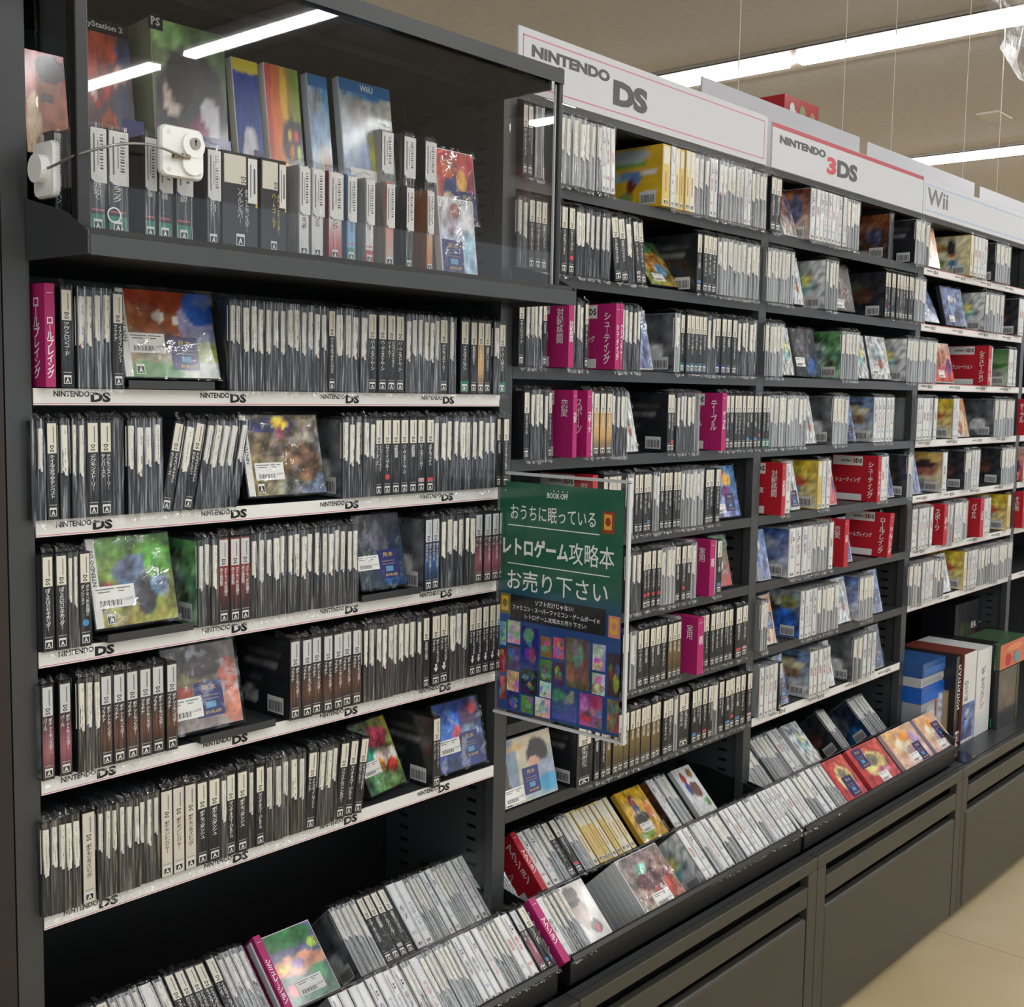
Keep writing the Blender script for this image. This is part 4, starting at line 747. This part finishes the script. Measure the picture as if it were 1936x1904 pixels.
# inner riser for the second row
r=MB().prism([(-.005,1.703),(-.005,1.800),(.17,1.800),(.17,1.797),(-.002,1.797),(-.002,1.703)],.05,.80,(34,35,36)).obj('display_riser',METAL); tag(r,'black stepped riser inside the clear case behind the labelled spines','riser')
a_,b_=at(765,195,.2),at(821,240,.2); bevel(MB().box(a_.x,b_.x,.20,.225,b_.z,a_.z,(9,9,10)).obj('sensor_box',METAL),.004); 
sb=bpy.data.objects['sensor_box']; put('stem',MB().box(a_.x+.02,a_.x+.034,.208,.30,a_.z-.001,a_.z+.02,(12,12,13)).mesh('stem',METAL),sb); tag(sb,'small black sensor box fixed on the back of the clear case','sensor')
# cable lock: two white pads joined by a steel cable
def rpad(w,h,t,n=5,rad=.009):
    m=MB(); P=[]
    for cx,cz,a0 in ((w/2-rad,h/2-rad,0),(-w/2+rad,h/2-rad,90),(-w/2+rad,-h/2+rad,180),(w/2-rad,-h/2+rad,270)):
        for k in range(n+1):
            a=math.radians(a0+90*k/n); P.append((cx+rad*math.cos(a),cz+rad*math.sin(a)))
    N=len(P); m.face([(x*.94,-t,z*.94) for x,z in P],(236,236,232)); 
    for k in range(N):
        a,b=P[k],P[(k+1)%N]; m.face([(a[0]*.94,-t,a[1]*.94),(b[0]*.94,-t,b[1]*.94),(b[0],-t*.6,b[1]),(a[0],-t*.6,a[1])],(236,236,232)); m.face([(a[0],-t*.6,a[1]),(b[0],-t*.6,b[1]),(b[0],0,b[1]),(a[0],0,a[1])],(236,236,232))
    return m
def cyl(m,c,ax,r,L,col,n=20):
    ax=Vector(ax).normalized(); u=ax.orthogonal().normalized(); v=ax.cross(u); c=Vector(c)
    A=[c+(u*math.cos(k*2*math.pi/n)+v*math.sin(k*2*math.pi/n))*r for k in range(n)]; B=[p+ax*L for p in A]
    m.face(B,col)
    for k in range(n): m.face([A[k],A[(k+1)%n],B[(k+1)%n],B[k]],col)
    return m
LK=empty('cable_lock',(.150,-.1235,1.807))
pad=rpad(.061,.062,.009).obj('lock_pad',PLASTIC,LK)
m=MB(); cyl(m,(.012,-.009,.010),(0,-1,0),.0155,.006,(238,238,234)); cyl(m,(.011,-.009,-.012),(0,-1,0),.0145,.005,(238,238,234)); m.obj('lock_housing',PLASTIC,pad)
m=MB(); cyl(m,(.013,-.015,.012),(0,-1,0),.0072,.002,(150,146,140)); m.rect((.0122,-.0172,.009),(.0016,0,0),(0,0,.0065),(20,20,20)); m.disc((.013,-.0172,.0145),(.0018,0,0),(0,0,.0018),(20,20,20),10); m.obj('keyhole',METAL,LK,label='round steel keyhole')
m=MB()
for sx,sz in ((-.02,.022),(.022,-.023),(-.02,-.023)): m.disc((sx,-.0092,sz),(.003,0,0),(0,0,.003),(214,214,210),10)
m.obj('screw_caps',PLASTIC,pad)
p2=rpad(.05,.066,.008).obj('end_pad',PLASTIC,LK,loc=(-.128,.0775,-.031)); p2.rotation_euler=(0,0,math.radians(-90))
m=MB(); cyl(m,(.0,-.008,0),(0,-1,0),.017,.011,(236,236,232)); m.obj('hub',PLASTIC,p2)
cu=bpy.data.curves.new('cable','CURVE'); cu.dimensions='3D'; cu.bevel_depth=.0016; cu.bevel_resolution=3; s=cu.splines.new('BEZIER'); pts=[(-.142,.055,-.033),(-.125,-.016,-.018),(-.075,-.03,-.004),(.0,-.016,-.006)]; s.bezier_points.add(3)
for b,p in zip(s.bezier_points,pts): b.co=p; b.handle_left_type=b.handle_right_type='AUTO'
co=bpy.data.objects.new('t',cu); COL.objects.link(co); dg=bpy.context.evaluated_depsgraph_get(); me=bpy.data.meshes.new_from_object(co.evaluated_get(dg)); bpy.data.objects.remove(co)
cm,n_,l_=mat('steel_cable'); n_['Principled BSDF'].inputs['Base Color'].default_value=lin((150,150,148)); n_['Principled BSDF'].inputs['Metallic'].default_value=.6; n_['Principled BSDF'].inputs['Roughness'].default_value=.35
me.materials.clear(); me.materials.append(cm); put('cable',me,LK)
m=MB()
for k in range(4): cyl(m,(-.018+.006*k,-.015,-.0065+.0004*k),(1,0,-.05),.0034-.0003*(k%2),.005,(150,140,120),12)
m.obj('ferrule',METAL,LK)
tag(LK,'white two-pad cable lock with a round keyhole on the clear case','lock')
# goods in the display case
def labelled(x,y,z,w,cols,band,title,tcol,row_,look,h=.127):
    d=.125; r=MB().box(-w/2,w/2,.0006,d,0,h,tuple(int(c*.8) for c in cols[-1])).obj('labelled_case',PLASTIC); m=MB(); iw=w*.94; gf=grad(cols)
    m.grid((-iw/2,-.0006,.001),(iw,0,0),(0,0,h-.002),1,8,lambda s,t:gf(1-t))
    if band: m.rect((-iw/2,-.0008,.001),(iw,0,0),(0,0,.022),band); m.rect((-iw*.4,-.0008,.027),(iw*.8,0,0),(0,0,.002),(190,90,90))
    if title: L=min(.04,len(title)*.006); m.text('\n'.join('｜' if c=='ー' else c for c in title),(-iw*.25,-.0009,.064-L),(iw*.5,0,0),(0,0,L),tcol,.012,1)
    badge(m,0,.0045,min(iw*.7,.011),-.001); m.obj('spine_insert',PRINT,r)
    s=MB(); y0=-.0022; z0,z1=.06,h-.003; c=(232,232,228); s.box(-iw*.46,iw*.62,y0,-.0014,z0+.004,z1,c); s.face([(-iw*.36,y0,z0),(iw*.62,y0,z0),(iw*.62,y0,z0+.004),(-iw*.46,y0,z0+.004)],c)
    s.rect((-iw*.3,y0-.0003,z0+.012),(iw*.1,0,0),(0,0,.045),(110,110,112)); s.rect((-iw*.02,y0-.0003,z0+.02),(iw*.06,0,0),(0,0,.03),(140,140,142)); 
    for k in range(12): s.rect((iw*.14,y0-.0003,z0+.016+.0036*k),(iw*.24,0,0),(0,0,.0012+.0008*(k%3==0)),(70,70,72))
    s.face([(-iw*.46,y0-.0003,z0+.004),(-iw*.36,y0-.0003,z0),(-iw*.2,y0-.0003,z0)],(60,110,190))
    s.obj('price_sticker',CARD,r); q=put('clear_bag',R_.choice(BAGS),r); q.scale=(w/CW,1,h/CH_)
    n=count(row_,look); tag(r,f'{look}, {ordw(n)} such from left, {row_}','game case',f'{look}s, {row_}'); r.location=(x,y,z); return r
Yd=-.088; DC='inside clear case'
GB=(36,128,100); kb=[(40,42,46),(34,36,40)]
def drow(items):
    for u0,u1,cols,band,title,tcol,look in items:
        Y=-.02 if u0<150 else Yd
        X0,X1=ux(u0,Y,ZD+.06),ux(u1,Y,ZD+.06); labelled((X0+X1)/2,Y,ZD+.0008,(X1-X0)*.95,cols,band,title,tcol,DC,look)
wh=[(222,222,218),(214,214,210)]; G1='labelled dark case with green base'; G2='labelled black case'; G3='labelled white case'; G4='labelled colourful case'
drow([(101,120,kb,GB,'モンハン',(220,220,216),G1),(123,139,kb,GB,'機動戦士',(220,220,216),G1),(168,199,kb,GB,'龍が如く',(220,220,216),G1),(203,240,kb,GB,'ブラック',(220,220,216),G1),(272,294,kb,GB,'戦場',(220,220,216),G1),(298,324,kb,GB,'英雄',(220,220,216),G1),(331,362,kb,GB,'伝説',(220,220,216),G1),
 (390,415,kb,None,'シルバー',(210,212,214),G2),(564,584,wh,None,'チョコボ',(60,60,62),G3),(588,611,wh,None,'パズル',(60,60,62),G3),(620,646,[(226,226,222),(220,220,216),(170,40,44)],None,'リンク',(60,60,62),G3),
 (655,672,[(110,160,200),(120,170,214)],(40,140,120),'夏休み',(40,60,90),G4),(690,706,wh,(180,60,40),'太陽',(150,90,40),G4),(728,744,[(210,80,60),(200,190,180)],None,'花',(220,220,210),G4),(766,780,kb,None,'夜',(210,210,206),G4),(806,818,[(222,222,220),(190,110,40)],None,'冬',(60,60,62),G4)])
def boxed(name,label,cat,x0,x1,y0,y1,z0,z1,front,sidec,spine=None,extra=None,lean=0):
    w=x1-x0;h=z1-z0; r=empty(name,((x0+x1)/2,y0,z0)); MB().box(-w/2,w/2,0,y1-y0,0,h,sidec).obj('carton',PLASTIC,r)
    if front:
        m=MB(); m.grid((-w/2+.0005,-.0006,.0005),(w-.001,0,0),(0,0,h-.001),18,18,front) if callable(front) else m.rect((-w/2,-.0006,0),(w,0,0),(0,0,h),front); m.obj('printed_front',COVER,r)
    m=MB()
    if extra: extra(m,w,h,y1-y0)
    if m.f: m.obj('lettering',PRINT,r)
    r.rotation_euler=(-math.radians(lean),0,0); tag(r,label,cat); return r
# two wide black boxed editions among the front row
for u0,u1,t,tc,lb in ((420,486,'ソウルシルバー',(200,204,208),'wide black boxed case with silver title inside the clear case'),(493,540,'ハートゴールド',(206,180,90),'wide black boxed case with gold title inside the clear case')):
    X0,X1=ux(u0,Yd,ZD+.06),ux(u1,Yd,ZD+.06); w=X1-X0
    def ex(m,w,h,d,t=t,tc=tc):
        m.rect((-w*.45,-.001,h*.68),(w*.62,0,0),(0,0,h*.29),IV); m.text('DS',(w*.02,-.0013,h*.76),(0,0,-h*.07),(w*.14,0,0),(40,40,42),.02,1)
        v='\n'.join('｜' if c=='ー' else c for c in t); m.text(v,(-w*.08,-.0013,h*.28),(w*.16,0,0),(0,0,h*.36),tc,.01,1); m.text('ポ\nケ\nッ\nト\nモ\nン\nス\nタ\n｜',(w*.12,-.0013,h*.2),(w*.13,0,0),(0,0,h*.44),tc,.01,1); badge(m,0,h*.05,w*.24,-.0013)
        m.rect((w*.22,-.0016,h*.5),(w*.26,0,0),(0,0,h*.46),(232,232,228)); m.rect((w*.28,-.0018,h*.56),(w*.03,0,0),(0,0,h*.34),(120,120,122)); m.rect((w*.38,-.0018,h*.6),(w*.05,0,0),(0,0,h*.26),(90,90,92)); m.rect((w*.44,-.0012,h*.46),(w*.06,0,0),(0,0,h*.5),(206,184,60))
    boxed('boxed_game',lb,'boxed game',X0,X1,Yd,.015-.024,ZD+.0008,ZD+.128,(30,32,38),(26,28,32),extra=ex)
o_={'h':.124,'lean':8,'bag':1}
ZR=1.801
def tall(u0,u1,v0,v1,Y,art_,label,sp,band,text=None,blk=(214,216,216),depth=None,strip=0,lab=None,card=None,lean=7):
    X0,X1=ux(u0,Y,1.9),ux(u1,Y,1.9); zt=at((u0+u1)/2,v0,Y).z; zb=ZR+.0008; h=zt-zb; w=X1-X0
    r=MB().box(-w/2,w/2,0,.0145 if not depth else depth,0,h,sp).obj('tall_case' if not depth else 'boxed_set',PLASTIC); bevel(r,.001)
    m=MB().grid((-w/2+.001,-.0005,.001),(w-.002,0,0),(0,0,h-.002),20,26,A_[art_])
    if band: m.rect((-w/2+.001,-.0007,h*.905),(w-.002,0,0),(0,0,h*.09),band)
    if text: m.text(text[0],(-w*.5+w*text[1],-.0009,h*.925),(w*text[2],0,0),(0,0,h*.05),text[3],.02,2)
    m.obj('cover_insert',COVER,r)
    if lab: MB().rect((-w*.5+w*lab[0],-.0016,h*lab[1]),(w*.55,0,0),(0,0,h*.17),(230,228,222)).rect((-w*.5+w*(lab[0]+.08),-.0019,h*(lab[1]+.03)),(w*.36,0,0),(0,0,h*.05),(100,100,102)).obj('price_label',CARD,r)
    if card: MB().rect((-w*.5+w*card[0],-.0014,h*card[1]),(w*.4,0,0),(0,0,h*.26),(44,44,104)).rect((-w*.5+w*(card[0]+.12),-.0017,h*(card[1]+.05)),(w*.14,0,0),(0,0,h*.05),(90,150,190)).obj('sample_card',COVER,r)
    tag(r,label,'boxed game' if depth else 'game case'); r.location=((X0+X1)/2,Y,zb); r.rotation_euler=(-math.radians(lean),0,0); return r
tall(48,133,92,0,.0,'redman','red cover with a shadowy face, behind the white lock pad','x' and (40,40,42),None,lab=(.3,.02))
tall(163,262,28,0,.02,'ps2','red and dark cover with PlayStation lettering inside the clear case',(30,30,32),(26,26,30),('PlayStation 2',.02,.86,(206,206,204)),card=(.75,.1))
rb=tall(296,436,45,0,.012,'boxart','large green-topped boxed set with dark figures inside the clear case',(150,160,130),None,depth=.06,lab=(.2,.02),card=(.62,.05),lean=4)
m=MB(); h=.21; m.rect((-.062,-.001,.195),(.022,0,0),(0,0,.022),(24,24,28)); m.text('PS',(-.058,-.0013,.2),(.014,0,0),(0,0,.012),(220,220,218),.03,1); m.obj('logo_patch',PRINT,rb)
tall(455,505,105,0,.01,'summer','blue cover with yellow top band inside the clear case',(222,222,216),(206,190,60),card=(.6,.06))
tall(516,581,118,0,.008,'rainbow','rainbow-striped cover with dark cloud inside the clear case',(220,218,214),None,lab=(.2,.0))
tall(597,636,135,0,.004,'sky','narrow blue-topped cover with dark flying shapes inside the clear case',(190,200,206),(40,110,170))
tall(657,755,150,0,.0,'hero','wide blue-topped cover with pale figures inside the clear case',(190,200,206),(40,110,170),('WiiU',.4,.25,(226,230,232)),lab=(.1,.14))
for u0,u1,cols,t in ((719,741,[(40,42,46),(206,206,204)],'銀'),(761,783,kb,'剣'),(801,822,kb,'盾')):
    X0,X1=ux(u0,-.003,1.87),ux(u1,-.003,1.87); r=labelled((X0+X1)/2,-.003,ZR+.0008,(X1-X0)*.95,cols,None,t,(210,210,206),DC,'labelled case on the upper step')
X0,X1=ux(832,-.0,1.86),ux(906,.0,1.86); face_out(DC,(X0+X1)/2,.0,ZR+.0008,X1-X0,{'art':'redfire','d':'red fiery','blk':0,'card':(.5,.04,1.1),'lean':8})
X0,X1=ux(838,Yd,1.75),ux(905,Yd,1.75); face_out(DC,(X0+X1)/2,Yd,ZD+.0008,X1-X0,{'art':'palechara','d':'pale blue','blk':0,'card':(.04,.04,1.1),'lean':7})
# clear book-shaped acrylic stand at the end
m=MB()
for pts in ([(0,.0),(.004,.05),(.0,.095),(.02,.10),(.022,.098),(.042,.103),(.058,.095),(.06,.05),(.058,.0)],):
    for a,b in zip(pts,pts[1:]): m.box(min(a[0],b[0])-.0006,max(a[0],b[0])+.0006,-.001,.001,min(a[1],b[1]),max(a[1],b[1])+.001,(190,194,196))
r=MB().box(0,.06,-.0008,.0008,.0,.097,(240,245,245)).obj('acrylic_stand',ACR); m.obj('edge_light_paint',PRINT,r); r.location=(.80,.06,1.7028); tag(r,'empty clear acrylic stand at the far end of the display case','acrylic stand')  # outline painted pale, like edges catching light
# ------------------------------------------------------------------ poster in a clear frame, standing out from the post
PX=.879; r=empty('poster_sign')
T=Matrix(((0,-.003,0,PX),(-1,0,0,-.004),(0,0,1,.942),(0,0,0,1)))   # poster x to the aisle, y away from the viewer's face
w,h=.288,.434
def P3(a,b,d=0): return (PX-.0012-d,-.005-a*w,.942+b*h)
MB().box(PX-.001,PX+.002,-.005-w,-.005,.942,.942+h,(240,245,245)).obj('clear_sleeve',ACR,r)
PA=[]; q=random.Random(5)
m=MB(); tl,bl=(34,92,70),(34,70,130)
def pg(s,t):
    k=min(max((t-.42)/.2,0),1); k=k*k*(3-2*k); return tuple(bl[i]*(1-k)+tl[i]*k for i in range(3))
B=lambda a,b:Vector((0,-a*w,b*h)); O=Vector(P3(.02,.015))
m.grid(O,(0,-w*.95,0),(0,0,h*.955),8,16,pg)
def pt(s,a,b,aw,bh,col=(232,236,232),offs=.02): m.text(s,P3(a,b,.0004),(0,-aw*w,0),(0,0,bh*h),col,offs,2)
pt('BOOK·OFF',.40,.915,.16,.022); 
for k in range(4): m.disc(P3(.45+.035*k,.945,.0004),(0,-.004*w,0),(0,0,.004*h*.7),(232,236,232),8)
pt('おうちに眠っている',.11,.815,.66,.062,offs=.012); pt('レトロゲーム',.05,.668,.52,.075,offs=.035); pt('攻略本',.575,.662,.335,.088,offs=.016); pt('お売り下さい',.09,.525,.78,.085,offs=.02)
for a0,a1,b in ((.09,.8,.79),(.09,.88,.632)): m.rect(P3(a0,b,.0004),(0,-(a1-a0)*w,0),(0,0,.004*h),(232,236,232))
m.rect(P3(.12,.40,.0003),(0,-.74*w,0),(0,0,.105*h),(28,30,36))
for s,a,b,aw in (('ソフトだけじゃない!',.32,.473,.3),('ファミコン・スーパーファミコン・ゲームボーイの',.14,.443,.68),('レトロゲーム攻略本お売り下さい!',.24,.412,.48)): m.text(s,P3(a,b,.0006),(0,-aw*w,0),(0,0,.022*h),(222,224,224),.015,1)
for a,b,c in ((.82,.80,(150,60,36)),(.88,.40,(206,130,110)),(.035,.42,(120,110,50))): 
    m.rect(P3(a,b,.0004),(0,-.085*w,0),(0,0,.085*h),c); m.rect(P3(a+.012,b+.014,.0006),(0,-.055*w,0),(0,0,.06*h),(214,170,70)); m.disc(P3(a+.04,b+.045,.0008),(0,-.02*w,0),(0,0,.018*h),c,8)
m.obj('poster_sheet',COVER,r)
tiles=[(.035,.285,.055,.10,(120,150,170)),(.10,.30,.105,.095,(190,196,205)),(.22,.21,.13,.17,(28,50,120)),(.37,.27,.09,.085,(150,110,70)),(.47,.275,.085,.085,(190,90,120)),(.57,.17,.18,.20,(120,104,80)),(.77,.26,.095,.105,(170,170,180)),(.885,.17,.085,.17,(60,50,56)),
 (.035,.17,.06,.10,(150,40,40)),(.10,.195,.105,.095,(90,80,110)),(.22,.10,.13,.105,(44,44,50)),(.37,.175,.09,.085,(90,110,60)),(.47,.165,.085,.095,(90,60,80)),(.77,.165,.095,.085,(200,202,204)),(.035,.055,.06,.10,(170,60,40)),(.10,.10,.10,.085,(206,200,160)),
 (.37,.105,.09,.065,(210,210,206)),(.47,.03,.19,.13,(60,80,140)),(.68,.03,.17,.13,(150,90,130)),(.885,.03,.085,.13,(130,90,70)),(.11,.025,.09,.07,(40,50,100)),(.22,.022,.1,.072,(120,140,80)),(.335,.02,.12,.08,(214,210,204))]
for i,(a,b,tw,th,c) in enumerate(tiles):
    f=art(200+i,[tuple(min(x*q.uniform(.6,1.3),240) for x in c) for _ in range(4)],[(q.uniform(.2,.8),q.uniform(.2,.8),q.uniform(.12,.3),q.uniform(.1,.24),tuple(min(235,c[k]*.5+q.randint(15,130)) for k in range(3))) for _ in range(6)],.16,7)
    PA.append((a,b,tw,th,f))
m=MB()
for a,b,tw,th,f in PA: m.grid(P3(a,b,.0004),(0,-tw*w,0),(0,0,th*h),12,16,f)
m.obj('printed_tiles',COVER,r)
fm=MB(); e=.0045
fm.box(PX-.003,PX+.004,-.005-w-.003,-.002,.942+h-.001,.942+h+.004,(190,194,196))
fm.obj('frame_top',PLASTIC,r); MB().box(PX-.003,PX+.004,-.005-w-.003,-.002,.938,.942,(205,207,208)).obj('frame_bottom',PLASTIC,r); MB().box(PX-.003,PX+.004,-.005-w-.003,-.005-w+.001,.942,.942+h,(205,208,210)).obj('frame_side',PLASTIC,r)
tag(r,'green and blue poster with white Japanese lettering, standing out from the post','poster'); rebase(r,(PX,-.15,.94))
# ------------------------------------------------------------------ big boxed sets on the far deck
Zk=.4505
def bs(label,u0,u1,vt,Y,D,frontc,sidec,extra=None,art_=None,z0=Zk,sideart=None):
    X0,X1=ux(u0,Y,.6),ux(u1,Y,.6); zt=at((u0+u1)/2,vt,Y).z; w=X1-X0;h=zt-z0
    r=boxed('boxed_set',label,'boxed game',X0,X1,Y,Y+D,z0,zt,A_[art_] if art_ else frontc,sidec,extra=extra)
    if sideart:
        MB().grid((-w/2-.0006,D-.002,.002),(0,-D+.004,0),(0,0,h-.004),14,14,A_[sideart]).obj('side_panel_print',COVER,r)
    return r
bs('pale cardboard-fronted clear-sided box at the near end of the far deck',1783,1803,1306,-.07,.13,(150,130,100),(150,154,158),sideart='shine')
def exs(m,w,h,d):
    m.text('PLAYSTATION',(w*.2,-.0012,h*.9),(0,0,-h*.5),(-w*.4,0,0),(220,220,216),.02,1); badge(m,0,.01,w*.5,-.0012)
bs('dark slim box standing beside the blue boxes on the far deck',1805,1818,1242,-.09,.2,(40,38,40),(30,30,32),exs)
bs('white box with a pictured figure and lettering on the far deck',1820,1843,1235,-.098,.2,(222,222,222),(120,60,50),lambda m,w,h,d:(m.grid((-w/2+.001,-.0012,.01),(w-.002,0,0),(0,0,h*.4),6,8,A_['bluecover']),m.text('MELTY BLOOD',(-w*.1,-.0014,h*.25),(0,0,h*.45),(-w*.3,0,0),(120,120,130),.01,1)))
bs('plain white box with fine lettering on the far deck',1845,1872,1228,-.1,.21,(226,226,226),(216,216,216),lambda m,w,h,d:m.text('ギ\nャ\nラ\nク\nシ',(-w*.2,-.0012,h*.3),(w*.3,0,0),(0,0,h*.5),(150,120,150),.01,1))
bs('black slim box with white edge lettering on the far deck',1874,1886,1218,-.102,.22,(22,22,24),(20,20,22),lambda m,w,h,d:(m.text('LIMITED EDITION',(w*.2,-.0012,h*.85),(0,0,-h*.5),(-w*.4,0,0),(206,206,204),.02,1),m.rect((-w*.45,-.0012,.004),(w*.9,0,0),(0,0,.03),(30,110,80))))
bs('dark green-grey box with pictured soldier on the far deck',1888,1926,1262,-.12,.15,None,(30,32,32),lambda m,w,h,d:m.rect((w*.38,-.0012,0),(w*.12,0,0),(0,0,h),(70,72,40)),'darkcover')
rr_=bs('orange drum-printed box lying on the dark boxes',1888,1940,1212,-.118,.14,(206,90,50),(60,90,60),lambda m,w,h,d:(m.disc((-w*.2,-.0014,h*.3),(w*.1,0,0),(0,0,h*.25),(190,50,50)),m.disc((w*.1,-.0014,h*.3),(w*.1,0,0),(0,0,h*.25),(90,160,170)),m.disc((0,-.0014,h*.75),(w*.3,0,0),(0,0,h*.14),(224,140,100))),z0=at(1907,1262,-.12).z+.001)
bs('large dark boxed set with a battle picture at the back of the deck',1801,1866,1136,.09,.12,None,(30,28,32),lambda m,w,h,d:(m.text('最強、一騎当千',(-w*.05,-.0014,h*.72),(w*.5,0,0),(0,0,h*.07),(220,218,214),.02,1)),'darkcover')
# blue boxes lying flat in a stack
def flat(label,x0,x1,y0,y1,z0,z1,c,ed):
    r=empty('flat_box',((x0+x1)/2,y0,z0)); w=x1-x0; MB().box(-w/2,w/2,0,y1-y0,0,z1-z0,c).obj('carton',PLASTIC,r); m=MB(); m.rect((-w*.45,-.0006,.004),(w*.8,0,0),(0,0,(z1-z0)*.5),ed); m.text('PS',(w*.3,-.001,(z1-z0)*.3),(w*.12,0,0),(0,0,(z1-z0)*.4),(224,226,228),.02,1); m.obj('printed_edge',PRINT,r); tag(r,label,'boxed game')
xa=2.727; zz=Zk; yb=-.055; xb=ux(1803,yb,.7); zq=lambda v:at(1803,v,yb).z
xc=ux(1783,yb,.6); zt=zq(1305)
cl=MB().box(xa,xc,yb,.12,zz,zt,(150,154,158)).obj('disc_box',PLASTIC); w=xc-xa; m=MB()
m.disc((xa+w*.45,yb-.0004,zz+(zt-zz)*.55),(w*.36,0,0),(0,0,w*.36),(176,182,186)).disc((xa+w*.45,yb-.0007,zz+(zt-zz)*.55),(w*.26,0,0),(0,0,w*.26),(196,202,206)).disc((xa+w*.45,yb-.001,zz+(zt-zz)*.55),(w*.1,0,0),(0,0,w*.1),(150,156,160)).rect((xa+w*.62,yb-.0013,zz),(w*.07,0,0),(0,0,zt-zz),(170,30,60)); m.obj('printed_front',COVER,cl); tag(cl,'grey disc box with a red stripe, lowest in the stack on the far deck','boxed game')
flat('bright blue flat box lying in the stack on the far deck',xa,xb,yb,.12,zt+.001,zq(1277),(24,88,180),(30,96,190)); flat('white slim box lying between the blue boxes',xa,xb-.05,yb+.004,.12,zq(1277)+.001,zq(1259)-.001,(176,178,182),(150,154,160)); flat('dark blue flat box topmost in the stack on the far deck',xa,xb,yb,.12,zq(1259),zq(1234),(44,84,140),(60,104,170))
